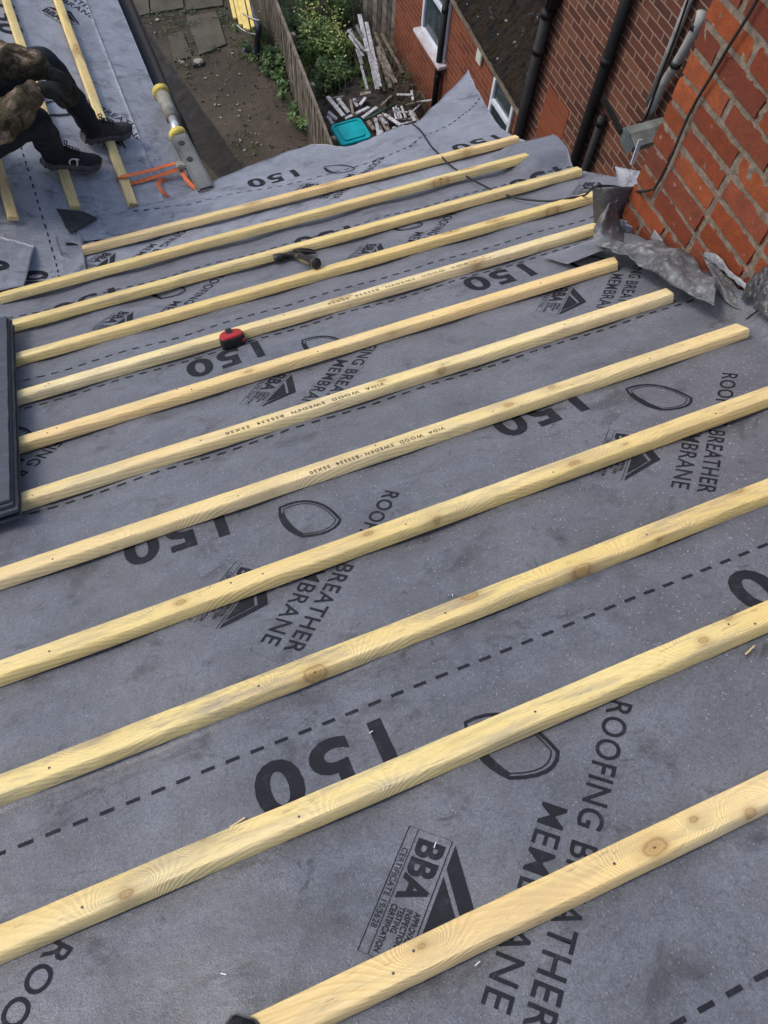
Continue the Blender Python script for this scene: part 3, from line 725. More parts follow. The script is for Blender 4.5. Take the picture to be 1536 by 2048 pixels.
for r_ in range(-15, 13):
    z = zref+CO*(r_+.5); y = SY1+rr.uniform(-.002, .002); hdr = rr.random() < .5 if r_ % 3 == 0 else r_ % 2 == 0; k = 0
    y -= 0
    while y > SY0:
        ln = .112 if ((hdr and k == 0) or rr.random() < .16) else .228
        k += 1
        c_ = rr.choice(PAL); f_ = rr.uniform(.68, .98); c_ = tuple(x*f_ for x in c_)
        rot = Matrix.Rotation(rr.uniform(-.010, .010), 3, 'X') @ Matrix.Rotation(rr.uniform(-.008, .008), 3, 'Z')
        add_brick(Vector((SX+.05+rr.uniform(-.003, .003), y-ln/2, z)), (.1, ln-.002, CO-J+rr.uniform(-.003, .002)), c_, rot)
        y -= ln+J*rr.uniform(.8, 1.25)
    x = SX+.115+J
    while x < SX+.9:   # far face
        ln = .228; c_ = rr.choice(PAL); add_brick(Vector((x+ln/2, SY1-.05, z)), (ln, .1, CO-J), c_, Matrix.Identity(3)); x += ln+J
o = mk('brickwork', verts, faces, BRK, st)
me = o.data; ca = me.color_attributes.new('bc', 'FLOAT_COLOR', 'CORNER'); buf = []
for p, c_ in zip(me.polygons, fcol): buf += [c_[0], c_[1], c_[2], 1]*p.loop_total
ca.data.foreach_set('color', buf); autosmooth(o, 50)
# rough mortar body just behind the brick faces
rows = []
for i in range(150):
    z = zref-1.35+i*.0165
    rows.append([Vector((SX+.0045+.0045*nz(0, y, z, 30)+.003*nz(1, y, z, 80), y, z)) for y in [SY0+.0165*k for k in range(int((SY1-.006-SY0)/.0165)+1)]]+[Vector((SX+.010, SY1-.008, z)), Vector((SX+.9, SY1-.008, z))])
mo = MB().grid(rows).build('mortar', MORTAR, st, True, fix=False)
MB().box((SX+.5, (SY0+SY1)/2, zref-.2), (.95, SY1-SY0-.06, 2.2)).build('core', MORTAR, st)

# ================================================================ LEAD FLASHING
def ribbon(name, outer, inner, mat, label, cat='lead flashing', n=120, m=30, bulge=.03, wav=.006, group=None, th=.0022, seed=0):
    outer = smooth_poly(outer); inner = smooth_poly(inner); rows = []
    for j in range(m+1):
        t = j/m; r_ = []
        for i in range(n+1):
            s_ = i/n; p = along(outer, s_).lerp(along(inner, s_), t)
            up = bulge*math.sin(math.pi*t)*(.65+.5*nz(s_*4, seed, 0, 1.3))
            p = p+Vector((-.35, 0, 1))*up+Vector((0, 0, 1))*wav*nz(s_*9, t*2.5, seed, 1.0)*2+Vector((-1, 0, .4))*wav*abs(nz(s_*16, t*3, seed+4, 1.0))
            k_ = wav/.011*math.sin(math.pi*min(1, max(0, t*.9+.05))); p = p+Vector((-.5, 0, 1))*k_*(.026*(.25-abs(nz(p.x*1.2, p.y*.6, p.z, 8)))+.008*(.2-abs(nz(p.x, p.y, p.z, 19)))+.004*nz(p.x, p.y, p.z, 45))
            r_.append(p)
        rows.append(r_)
    o = MB().grid(rows).build(name, mat, None, True, rows[0][0], fix=False); md = o.modifiers.new('t', 'SOLIDIFY'); md.thickness = th
    return tag(o, label, cat, group)
LG = 'lead pieces round the foot of the stack'
O1 = [onroof(q_, .085) for q_ in ((1186, 462), (1192, 482), (1222, 499), (1266, 521), (1318, 552), (1362, 580), (1392, 595), (1431, 612))]
I1 = [atx((1235, 400), 1.74), atx((1241, 452), 1.765), atx((1262, 485), 1.775), atx((1297, 480), 1.78), atx((1334, 488), 1.78), atx((1368, 500), 1.78), atx((1398, 525), 1.775), atx((1426, 553), 1.75)]
ribbon('lead_flashing', O1, I1, LEAD, 'long crumpled lead flashing sweeping down from the collar along the stack', group=LG, bulge=.05, wav=.011)
O2 = [atx(q_, X) for q_, X in (((1418, 548), 1.76), ((1428, 566), 1.74), ((1444, 592), 1.72), ((1462, 611), 1.72), ((1488, 628), 1.73), ((1536, 658), 1.74), ((1640, 730), 1.74))]
I2 = [atx(q_, X) for q_, X in (((1400, 501), 1.785), ((1410, 517), 1.785), ((1443, 542), 1.785), ((1460, 558), 1.785), ((1490, 594), 1.785), ((1538, 648), 1.785), ((1642, 715), 1.785))]
ribbon('lead_flashing', O2, I2, lead_mat('lead_grey', .9), 'narrow grey lead flashing twisting down towards the right edge of the photo', group=LG, bulge=.02, wav=.007, seed=3)
O3 = [atx(q_, 1.778) for q_ in ((1408, 512), (1425, 526), (1445, 541), (1462, 556), (1490, 580))]
I3 = [atx(q_, 1.787) for q_ in ((1408, 505), (1430, 507), (1446, 520), (1460, 540), (1492, 568))]
ribbon('lead_flashing', O3, I3, LEAD3, 'small bright strip of lead tucked against the lowest orange bricks', group=LG, bulge=.004, wav=.002, seed=6)  # sky reflection on this strip painted in as a brighter lead tone
O4 = [atx(q_, X) for q_, X in (((1484, 592), 1.74), ((1504, 606), 1.72), ((1536, 640), 1.70), ((1620, 700), 1.70))]
I4 = [atx(q_, X) for q_, X in (((1498, 566), 1.785), ((1513, 546), 1.785), ((1540, 536), 1.785), ((1640, 560), 1.785))]
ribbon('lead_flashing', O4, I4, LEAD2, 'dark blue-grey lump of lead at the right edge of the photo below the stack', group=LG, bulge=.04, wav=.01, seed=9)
# collar bent round the far corner of the stack
rows = []
for j in range(15):
    t = j/14; r_ = []
    for i in range(25):
        s_ = i/24; top = Vector((1185+91*s_, 375-2.5*s_)); bot = Vector((1188+74*s_, 474-30*s_)); p_ = top.lerp(bot, t)
        y = 1.80-.075*s_**1.5-.03*math.sin(s_*math.pi*1.1)*(1-t*.4)+.008*nz(s_*3, t*3, 5)
        r_.append(aty((p_.x, p_.y), y))
    rows.append(r_)
o = MB().grid(rows).build('lead_collar', LEAD, None, True, rows[0][0], fix=False); md = o.modifiers.new('t', 'SOLIDIFY'); md.thickness = .0022
tag(o, 'stiff grey lead collar at the far corner of the stack, crossed by the cable', 'lead flashing', LG)
cr_ = simple('crumpled_foil', (.30, .34, .42), .3, .5, .4, 30)
for k, (q_, X) in enumerate((((1256, 445), 1.775), ((1266, 455), 1.77))):
    a_ = atx(q_, X); o = sheetlet('lead_offcut', (a_, a_+Vector((-.01, .03, -.01)), a_+Vector((0, .02, -.055)), a_+Vector((.01, -.012, -.05))), cr_, ('upper' if k == 0 else 'lower')+' small silvery lead offcut in the dark hollow behind the collar', 'lead offcut', 5, 5, .008)
o = sheetlet('lead_offcut', (atx((1300, 478), 1.765), atx((1309, 459), 1.77), atx((1327, 484), 1.775), atx((1326, 487), 1.77)), LEAD3, 'pointed bright lead tab folded up over the long flashing', 'lead offcut', 5, 5, .004)

# ================================================================ NEIGHBOUR: dark brick side wall, low red wing
nb = empty('neighbour_house', (5.5, 3, GZ), 'tall dark brick side of the neighbouring house with black pipes', 'house')
NX = 4.30; NY = 5.93
MB().box((NX+1.6, (NY-1.0)/2, (GZ-1.6)/2), (3.2, NY+1.0, abs(GZ+1.6))).build('wall', DARKB, nb)
PATCH = brick_wall_mat('newer_brick_patch', [(.25, .065, .028), (.33, .09, .04)], (.2, .13, .09), weather=.1)
a_, b_ = atx((1092, 188), NX), atx((1118, 300), NX)
MB().box((NX-.001, (a_.y+b_.y)/2, (a_.z+b_.z)/2-.05), (.006, .42, .62)).build('brick_patch', PATCH, nb)
def pipe(name, pts, r, mat, label, cat='drainpipe', group=None, joints=(), bw=1.12, parent=None):
    pts = [Vector(p) for p in pts]; root = empty(name, pts[-1], label, cat, group)
    MB().tube(pts, r, 16).build('pipe', mat, root, True)
    for j in joints:
        p = along(pts, j); d = (pts[-1]-pts[0]).normalized(); MB().tube([p-d*.03, p+d*.03], r*bw, 16).build('collar', mat, root, True)
    return root
PB = simple('black_iron_pipe', (.009, .009, .010), .62, 0, .25, 6, .1)
t_ = atx((1112, 28), NX-.07); b_ = atx((1043, 273), NX-.07)
pb = pipe('drainpipe', [(NX-.07, 5.88, t_.z), (NX-.07, 5.88, GZ)], .058, PB, 'thickest black drainpipe, on the corner of the dark brick wall beside the mossy roof', group='black drainpipes', joints=(.02, .12, .45))
MB().box((NX-.07, 5.88, t_.z+.07), (.16, .17, .14), bev=.02).build('hopper', PB, pb)
c_ = atx((1205, 150), NX-.06); pipe('drainpipe', [(NX-.06, c_.y, -1.7), (NX-.06, c_.y, GZ)], .049, PB, 'long straight black drainpipe down the middle of the dark brick wall', group='black drainpipes', joints=(.1, .42, .75))
a_ = atx((1206, 232), NX-.05); pipe('drainpipe', [(NX-.05, a_.y, a_.z), (NX-.05, a_.y-.0, GZ)], .036, PB, 'short thin black pipe under the grey gutter, right of the long straight one', group='black drainpipes', joints=(.02, .3))
rw_x = 4.75
# low wing
lw = empty('red_brick_wing', (5.5, 8, GZ), 'low bright red brick wing with white windows and a dark mossy roof', 'building')
ea = lambda y: -6.08-(8.53-y)*.075
yA, yB = NY+.01, 10.28
P = [Vector((rw_x, yA, GZ)), Vector((rw_x, yB, GZ)), Vector((rw_x, yB, ea(yB))), Vector((rw_x, yA, ea(yA)))]
MB().prism(P, (.22, 0, 0)).build('wall', RED, lw)
MB().box((rw_x+1.6, yB-.1, (GZ+ea(yB))/2), (2.8, .2, abs(GZ-ea(yB)))).build('wall', RED, lw)
tp = math.tan(R(27)); mb = MB(); rr = random.Random(3); rows = []
ys = [yA+(yB+.08-yA)*k/260 for k in range(261)]
nxr = 60
def moss(x, y):
    a = nz(x, y, 4, 7)+.6*nz(x, y, 9, 15); return .05*max(0, a-.05)+.014*nz(x, y, 1, 30)
for i in range(nxr):
    x0 = rw_x-.05+i*.0585
    for e in (0, 1):
        x = x0+e*.05
        rows.append([Vector((x, y, ea(y)+.03+(x-rw_x)*tp+(.02 if (i % 4 == 0 and e == 0) else .0)+.012*nz(int(y/.3), i//4, 0, 7.3)+moss(x, y))) for y in ys])
mb.grid(rows); MOSS = moss_roof_mat(); rf = mb.build('roof', MOSS, lw, fix=False); md = rf.modifiers.new('t', 'SOLIDIFY'); md.thickness = .03
STONE = simple('roof_litter', (.30, .28, .25), .9, 0, .35, 30); mb = MB()
for k in range(420):
    x = rr.uniform(rw_x, 8); y = rr.uniform(yA, yB); s_ = rr.choice([.008, .010, .014, .022])*rr.uniform(.7, 1.2)
    z = ea(y)+.06+(x-rw_x)*tp+.015*nz(x, y, 0, 4); mb.box((x, y, z), (s_*2, s_*1.5, s_), Matrix.Rotation(rr.uniform(0, 3), 3, 'Z') @ Matrix.Rotation(rr.uniform(-.5, .5), 3, 'X'), bev=s_*.3)
o = mb.build('moss_crumbs', STONE, lw); o['kind'] = 'stuff'
FAS = simple('weathered_fascia', (.16, .13, .095), .85, 0, .25, 12)
pp = [Vector((rw_x-.012, yA, ea(yA)-.06)), Vector((rw_x-.012, yB, ea(yB)-.06)), Vector((rw_x-.012, yB, ea(yB)+.015)), Vector((rw_x-.012, yA, ea(yA)+.015))]
MB().prism(pp, (-.028, 0, 0)).build('fascia', FAS, lw)
def window(parent, y0, y1, z0, z1, trans=None, sill=True, fx=rw_x):
    f = MB(); wd = .055; x = fx-.006
    for a, b in (((y0, z0), (y1, z0)), ((y1, z0), (y1, z1)), ((y1, z1), (y0, z1)), ((y0, z1), (y0, z0))):
        hor = a[1] == b[1]; cy, cz = (a[0]+b[0])/2, (a[1]+b[1])/2
        if hor: cz += wd/2 if cz == z0 else -wd/2
        else: cy += wd/2 if cy == min(y0, y1) else -wd/2
        f.box((x-.005*(0 if hor else 1), cy, cz), (.05, (abs(y1-y0) if hor else wd), (wd if hor else abs(z1-z0)-2*wd)), bev=.006)
    if trans: f.box((x-.004, (y0+y1)/2, trans), (.055, abs(y1-y0)-.1, .06), bev=.006)
    fr = f.build('window', WHITEP, parent)
    g = MB().box((x+.008, (y0+y1)/2, (z0+z1)/2), (.012, abs(y1-y0)-.08, abs(z1-z0)-.08)).build('pane', GLASS, fr)
    if sill: MB().box((x-.05, (y0+y1)/2, z0-.03), (.13, abs(y1-y0)+.12, .05), bev=.008).build('sill', simple('painted_sill', (.50, .47, .50), .6, 0, .15, 15), fr)
w2a, w2b = atx((989, 148), rw_x-.03), atx((1029, 208), rw_x-.03)
window(lw, w2b.y, w2a.y, w2a.z-.90, (w2a.z+w2b.z)/2+.02, atx((990, 210), rw_x-.03).z, True)
w1 = atx((842, 54), rw_x-.03); w1r = atx((878, 122), rw_x-.03)
window(lw, w1r.y-.12, w1.y, w1.z-.02, ea(w1.y)-.1, w1.z+.56, True)
v_ = atx((959, 113), rw_x-.02); MB().box((rw_x-.02, v_.y, v_.z), (.03, .13, .17), bev=.006).build('air_vent', simple('cream_vent', (.55, .56, .50), .5, 0, .08, 9), lw)
c_ = atx((880, 110), rw_x-.06); pipe('drainpipe', [(rw_x-.06, c_.y, ea(c_.y)-.02), (rw_x-.06, c_.y, GZ)], .043, PB, 'black drainpipe on the red brick wing, right of the large white window', group='black drainpipes', joints=(.1, .6))
# grey conduits, gutter end and white strip on the dark wall
a_, b_ = atx((1384, -14), NX-.04), atx((1296, 211), NX-.04); pipe('conduit_pipe', [a_+(a_-b_)*.3, b_], .027, GREYP, 'straight pale grey pipe on the dark brick wall, ending above the grey gutter', 'pipe', 'grey pipes on the dark wall')
pts = [atx(q_, X) for q_, X in (((1404, 22), 4.22), ((1398, 48), 4.22), ((1352, 128), 4.22), ((1326, 168), 4.24), ((1304, 214), 4.24), ((1298, 236), 4.24))]
pr_ = pipe('conduit_pipe', pts, .034, GREYP, 'bent grey pipe with two dark clips, between the straight grey pipe and the stack', 'pipe', 'grey pipes on the dark wall')
for q_ in ((1392, 52), (1352, 128)):
    p = atx(q_, 4.22); MB().tube([p+Vector((0, 0, .02)), p-Vector((0, 0, .02))], .041, 14).build('clip', PB, pr_, True)
wpts = [atx(q_, 4.2) for q_ in ((1379, -10), (1352, 70), (1322, 150), (1300, 212), (1288, 240), (1275, 244))]
o = MB().tube(smooth_poly(wpts, 5), .008, 7).build('wall_cable', PB, None, True, wpts[0]); tag(o, 'thin black cable running down beside the pale grey pipe', 'cable')
GX = 4.02
g0 = empty('hopper_gutter', atx((1280, 262), GX), 'weathered grey metal gutter end sticking out of the dark brick wall', 'gutter')
GM = simple('grey_painted_metal', (.17, .19, .175), .55, .2, .25, 8, .2)
a_ = aty((1247, 254), 4.12); b_ = aty((1248, 286), 3.98); d_ = aty((1330, 236), 4.12)
L_ = NX-a_.x+.0; cx = (a_.x+NX)/2
prof = [(.085, .01), (.085, -.02), (.06, -.10), (-.05, -.125), (-.095, -.07), (-.095, -.03), (-.02, .0), (.0, .018)]
rows = [[Vector((x, 4.02+py, a_.z+pz-(0.0)*(x-a_.x))) for py, pz in prof] for x in (a_.x, a_.x+.06, cx, NX+.6)]
o = MB().grid(rows, closed=True).build('trough', GM, g0); autosmooth(o, 30)
MB().prism([Vector((a_.x-.004, 4.02+py, a_.z+pz)) for py, pz in prof], (-.012, 0, 0)).build('stop_end', simple('grey_metal_end', (.13, .16, .17), .5, .2, .2, 8), g0)
MB().beam(a_+Vector((-.02, -.02, -.03)), a_+Vector((-.02, .32, .035)), .02, .05).build('bracket', PB, g0)
q1, q2_ = aty((1281, 279), 3.9), aty((1264, 329), 3.86)
o = MB().beam(q1, q2_, .036, .008, up=(0, 1, .2)).build('white_strip', WHITEP, None, False, q1); tag(o, 'short white plastic strip hanging under the grey gutter end', 'plastic strip')

# ================================================================ YARD AND GARDEN
gr = MB(); rows = []
for j in range(70):
    y = -20+j*1.0 if j < 20 else (0+(j-20)*.4 if j < 60 else 16+(j-60)*6)
    xs = [-40, -20, -10, -5]+[-3+.25*k for k in range(48)]+[10, 15, 30, 60]
    rows.append([Vector((x, y, GZ+.03*nz(x, y, 0, .9)+.012*nz(x, y, 3, 4))) for x in xs])
gr.grid(rows); o = gr.build('ground', SOIL, None, True, (0, 0, GZ), fix=False); tag(o, kind='structure')
# worn concrete slabs
mb = MB()
def slab(px, h=.03):
    P = [atz(q_, GZ+h) for q_ in px]; P = [p+Vector((.02*nz(p.x, p.y, 1, 3), .02*nz(p.y, p.x, 2, 3), 0)) for p in P]
    n_ = []
    for i in range(len(P)):
        a, b = P[i], P[(i+1) % len(P)]
        for k in range(6): 
            p = a.lerp(b, k/6); n_.append(p+Vector((.012*nz(p.x, p.y, 5, 9), .012*nz(p.x, p.y, 8, 9), 0)))
    mb.prism([p-Vector((0, 0, .06)) for p in n_], (0, 0, .06))
slab([(262, -30), (292, -30), (300, 24), (272, 34)]); slab([(296, -30), (363, -30), (368, 14), (303, 25)]); slab([(372, 34), (432, 22), (452, 88), (400, 108)]); slab([(335, 66), (366, 64), (384, 112), (348, 122)], .02)
slab([(368, -30), (440, -30), (446, 10), (374, 20)], .025); slab([(380, 114), (398, 112), (403, 127), (386, 131)], .05)
mb.build('path', SLAB, None, False, atz((380, 60), GZ)); bpy.data.objects['path']['kind'] = 'structure'
# leaf clumps
LA = leaf_mat('garden_leaves', (.028, .065, .014), (.075, .15, .026), (.20, .29, .06)); LB = leaf_mat('weed_leaves', (.028, .062, .018), (.062, .12, .03), (.13, .21, .065))
def leaves(name, mat, items, label=None, cat=None, group=None, kind=None, parent=None, stems=None, seed=1, origin=None):
    """items: (centre, radius xyz, count, leaf size)"""
    rr = random.Random(seed); vs = []; fs = []; col = []
    for c, rad, n, ls in items:
        c = Vector(c); clumps = [(Vector((rr.gauss(0, .5)*rad[0], rr.gauss(0, .5)*rad[1], rr.uniform(-.3, .9)*rad[2])), rr.uniform(0, 1)) for _ in range(max(n//28, 1))]
        for k in range(n):
            cc, tone = clumps[k % len(clumps)]
            p = c+cc+Vector((rr.gauss(0, .16)*rad[0], rr.gauss(0, .16)*rad[1], rr.gauss(0, .2)*rad[2]))
            p.z = max(p.z, GZ+.02)
            an = rr.uniform(0, 6.28); tl = rr.uniform(-.9, .9); s_ = ls*rr.uniform(.5, 1.35); d = Vector((math.cos(an), math.sin(an), tl*.5)).normalized(); e = Vector((-math.sin(an), math.cos(an), rr.uniform(-.6, .6))).normalized()
            b = len(vs); vs += [p-d*s_*.5, p+e*s_*.28+d*s_*.05, p+d*s_*.5, p-e*s_*.28+d*s_*.05]; fs.append((b, b+1, b+2, b+3))
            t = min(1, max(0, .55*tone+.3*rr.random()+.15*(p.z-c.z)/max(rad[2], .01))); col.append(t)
    o = mk(name, vs, fs, mat, parent, False, origin if origin is not None else (items[0][0] if parent is None else None))
    at = o.data.attributes.new('lc', 'FLOAT', 'FACE'); at.data.foreach_set('value', col)
    return tag(o, label, cat, group, kind)
def gp(x, y, h=0): return atz((x, y), GZ+h)
its = []
rr = random.Random(5)
for k in range(150):     # carpet of ground growth right of the fence
    x = rr.uniform(3.25, 4.75); y = rr.uniform(9.3, 13.4)
    if x > 4.35 and y < 10.6: continue
    its.append(((x, y, GZ+rr.uniform(.0, .12)), (.24, .24, .12), 60, .05))
leaves('undergrowth', LA, its, kind='stuff', seed=4)
def shrub(px, h, rad, n, ls, label, mat=LA, seed=1):
    g = gp(*px); root = empty('leafy_shrub', g, label, 'shrub', None)
    rr = random.Random(seed); mb = MB()
    for k in range(7):
        an = rr.uniform(0, 6.28); tip = g+Vector((math.cos(an)*rad*.7, math.sin(an)*rad*.7, h*rr.uniform(.6, 1))); mb.tube([g+Vector((rr.uniform(-.05, .05), 0, -.02)), g.lerp(tip, .5)+Vector((0, 0, .08)), tip], [.012, .008, .003], 5)
    mb.build('stem', simple('green_stem', (.10, .10, .05), .8), root)
    leaves('foliage', mat, [((g.x, g.y, g.z+h*.5), (rad, rad, h*.55), n, ls)], parent=root, seed=seed)
shrub((622, 40), .75, .30, 1300, .06, 'tall bright green shrub with pale flower tips nearest the top of the garden', seed=11)
shrub((672, 60), .70, .26, 1000, .055, 'upright green shrub with yellow specks beside the white timber pile', seed=12)
shrub((640, 130), .55, .34, 1500, .055, 'dense rounded green shrub in the middle of the garden behind the fence', seed=13)
shrub((660, 185), .40, .28, 1100, .05, 'low dark green shrub just beyond the rubbish and the teal lid', LB, seed=14)
shrub((590, 95), .45, .25, 900, .05, 'low green shrub close against the far side of the fence', LB, seed=15)
shrub((735, 10), .6, .32, 900, .06, 'dark green shrub at the top of the photo in front of the grey board panel', LB, seed=16)
its = []
for px, n in (((520, 95), 150), ((535, 125), 240), ((548, 150), 240), ((562, 170), 200), ((578, 205), 170), ((590, 240), 110), ((600, 270), 70), ((505, 75), 150), ((488, 92), 80), ((545, 135), 160), ((512, 60), 120)):
    p = gp(*px); its.append((tuple(p+Vector((0, 0, .10))), (.17, .26, .16), n, .07))
leaves('ivy_weeds', LB, its, kind='stuff', seed=8)
its = []
for px, n, r_ in (((320, 45), 110, .35), ((352, 42), 70, .2), ((335, 60), 90, .2), ((382, 62), 60, .15), ((388, 88), 50, .12), ((432, 20), 100, .2), ((440, 44), 80, .15), ((345, 128), 70, .2), ((372, 130), 50, .15), ((452, 98), 60, .15), ((478, 108), 60, .15), ((470, 320), 60, .2), ((485, 290), 50, .2), ((420, 105), 40, .3), ((300, 60), 60, .2), ((366, 18), 40, .1)):
    p = gp(*px); its.append((tuple(p+Vector((0, 0, .02))), (r_*1.6, r_*1.6, .02), n*2, .028))
leaves('ground_weeds', leaf_mat('low_weeds', (.020, .032, .010), (.042, .062, .018), (.09, .12, .04)), its, kind='stuff', seed=9)
# flower specks and grass stems
mb = MB(); rr = random.Random(21)
for k in range(230):
    x = rr.uniform(3.3, 4.6); y = rr.uniform(9.2, 12.6); h_ = rr.uniform(.15, .75); a = rr.uniform(0, 6.28); tip = Vector((x+math.cos(a)*.12, y+math.sin(a)*.12, GZ+h_))
    mb.tube([(x, y, GZ), Vector((x, y, GZ)).lerp(tip, .5)+Vector((0, 0, .05)), tip], [.004, .003, .0015], 4)
o = mb.build('grass_stems', simple('dry_grass', (.22, .20, .12), .8), None, False, (4, 11, GZ)); tag(o, kind='stuff')
mb = MB()
for k in range(170):
    px = rr.choice([(622, 40), (675, 70), (668, 40), (610, 20)]); p = gp(px[0]+rr.gauss(0, 10), px[1]+rr.gauss(0, 22), rr.uniform(.35, .75)); mb.box(p, (.022, .022, .01), Matrix.Rotation(rr.uniform(0, 3), 3, 'X'), bev=.004)
o = mb.build('flower_heads', simple('pale_yellow_petal', (.60, .58, .25), .6), None, False, (4, 11, GZ)); tag(o, kind='stuff')
# dry twigs along the red wall
mb = MB()
for k in range(300):
    p = gp(rr.uniform(770, 868), rr.uniform(95, 232)); 
    if p.x > 4.68: p.x = rr.uniform(4.2, 4.66)
    a = rr.uniform(0, 6.28); l_ = rr.uniform(.15, .55); q_ = p+Vector((math.cos(a)*l_, math.sin(a)*l_, rr.uniform(.02, .4))); q_.x = min(q_.x, 4.7); mb.tube([p, p.lerp(q_, .5)+Vector((rr.uniform(-.05, .05), 0, .05)), q_], [.005, .004, .002], 4)
o = mb.build('dry_twigs', simple('dead_twig', (.13, .105, .075), .9, 0, .3), None, False, (4.5, 9.5, GZ)); tag(o, kind='stuff')
# fence
FW = [simple('grey_fence_board', (.165, .142, .112), .9, 0, .35, 7, .3), simple('brown_fence_board', (.12, .098, .073), .9, 0, .35, 7, .3)]
fe = empty('timber_fence', (3.0, 10, GZ), 'weathered brown timber fence of narrow vertical boards between yard and garden', 'fence')
A_, B__ = Vector((2.80, 7.6, GZ)), Vector((3.26, 12.7, GZ)); n = 62; mbs = [MB(), MB()]; rr = random.Random(4); dd = (B__-A_); L_ = dd.length; dx = dd.normalized()
for i in range(n):
    p = A_+dx*((i+.5)*L_/n); h_ = .86+.012*rr.uniform(-1, 1); mbs[rr.random() < .45].beam(p+Vector((0, 0, -.05)), p+Vector((rr.uniform(-.006, .006), 0, h_)), .052, .022, up=dx.cross(Vector((0, 0, 1))))
mb = MB(); mb.v = mbs[0].v; mb.f = mbs[0].f; mb.m = mbs[0].m; mb.add(mbs[1].v, mbs[1].f, 1); mb.build('board_panel', FW, fe)
for z_ in (.25, .68): MB().beam(A_+Vector((.035, 0, z_)), B__+Vector((.035, 0, z_)), .05, .04).build('rail', FW[1], fe)
for i in range(5): p = A_.lerp(B__, (i+.3)/5)+Vector((.07, 0, 0)); MB().box(p+Vector((0, 0, .40)), (.08, .08, .86), bev=.01).build('post', FW[0], fe)
MB().beam(A_+Vector((0, 0, .885)), B__+Vector((0, 0, .885)), .03, .05).build('capping', FW[0], fe)
# grey board panel beyond the red wall
bp = empty('board_fence', (4.6, 10.6, GZ), 'tall panel of pale grey weathered boards at the end of the red brick wall', 'fence')
mb = MB(); A2, B2 = Vector((4.42, 11.05, GZ)), Vector((4.80, 10.32, GZ)); dx2 = (B2-A2).normalized()
for i in range(9):
    p = A2.lerp(B2, (i+.5)/9); mb.beam(p, p+Vector((0, 0, 1.5+rr.uniform(-.05, .05))), .082, .02, up=dx2.cross(Vector((0, 0, 1))), m=i % 2)
mb.build('board_panel', [simple('silver_board', (.24, .22, .20), .85, 0, .35, 9, .3), simple('grey_brown_board', (.13, .11, .09), .85, 0, .35, 9, .3)], bp)
MB().beam(A2+Vector((.05, .03, .5)), B2+Vector((.05, .03, .5)), .06, .03).build('rail', FW[1], bp)
# rubbish heap
mb = MB(); rows = []
for j in range(31):
    y = 8.0+j*.075; rows.append([Vector((x, y, GZ-.02+max(0, .26*math.exp(-((x-3.85)/.75)**2-((y-9.0)/.75)**2))+.05*nz(x, y, 2, 5)*math.exp(-((x-3.85)/.9)**2))) for x in [3.0+.06*k for k in range(28)]])
o = mb.grid(rows).build('rubbish_heap', simple('dark_rubbish', (.035, .030, .027), .9, 0, .5, 12, .8), None, True, (3.8, 9, GZ), fix=False); tag(o, kind='stuff')
WST = simple('flaking_white_paint', (.46, .47, .50), .75, 0, .28, 26, .3); GST = simple('bare_grey_timber', (.22, .19, .155), .85, 0, .3, 20, .3)
def strip_px(a, b, ha, hb, wd, th, mat, name, label, cat, group, tumble=0):
    p, q_ = atz(a, GZ+ha), atz(b, GZ+hb); up = Vector((rr.uniform(-.3, .3)+tumble, rr.uniform(-.3, .3), 1)); m_ = MB().beam(p, q_, wd, th, up, bev=.003)
    for v in m_.v: v += Vector((0, 0, 0))
    o = m_.build(name, mat, None, False, (p+q_)/2); return tag(o, label, cat, group)
c3 = lambda x, y: (640+x/5.9, 180+y/5.9); c8 = lambda x, y: (680+x/8.53, y/8.53)
heap = [((90, 80), (280, 310), .058), ((210, 100), (340, 270), .05), ((400, 100), (440, 200), .045), ((470, 180), (540, 90), .05), ((300, 340), (580, 205), .06), ((500, 330), (670, 205), .055), ((690, 290), (780, 400), .05), ((760, 290), (950, 415), .045), ((1060, 240), (1120, 370), .045), ((95, 260), (200, 350), .05), ((95, 310), (150, 400), .05), ((660, 340), (690, 540), .045), ((860, 190), (900, 350), .025), ((892, 180), (930, 350), .022), ((920, 215), (962, 340), .022), ((960, 190), (1012, 330), .028), ((720, 480), (700, 550), .05), ((880, 440), (860, 500), .05)]
for i, (a, b, wd) in enumerate(heap): strip_px(c3(*a), c3(*b), .30+rr.uniform(-.04, .05), .30+rr.uniform(-.04, .05), wd, .022, WST, 'painted_offcut', 'short flaking white timber offcut lying on the dark rubbish heap', 'timber offcut', 'white timber offcuts on the rubbish heap')
for a, b, wd in (((1100, 270), (1165, 400), .04), ((780, 150), (730, 330), .03), ((650, 230), (800, 480), .05), ((900, 360), (1080, 340), .03), ((940, 380), (1000, 460), .06), ((560, 360), (640, 470), .05), ((220, 560), (180, 480), .04), ((640, 330), (760, 560), .06)): strip_px(c3(*a), c3(*b), .22, .28, wd, .02, GST, 'timber_offcut', 'short bare brown-grey timber offcut lying on the dark rubbish heap', 'timber offcut', 'bare timber offcuts on the rubbish heap')
a, b = atz(c3(540, 350), GZ+.34), atz(c3(890, 170), GZ+.40)
o = MB().tube([a, b], .018, 10).build('green_tube', simple('dark_green_tube', (.02, .055, .04), .5), None, True, a); tag(o, 'thin dark green tube sloping across the rubbish beside the teal lid', 'tube')
leanw = [((130, 510), (430, 880), .045), ((180, 500), (290, 640), .03), ((330, 250), (480, 900), .06), ((280, 430), (420, 690), .055), ((450, 380), (560, 900), .055), ((500, 900), (640, 1530), .06), ((560, 880), (690, 1480), .045), ((290, 830), (380, 1100), .055), ((360, 1120), (470, 1530), .035), ((150, 600), (400, 960), .03)]
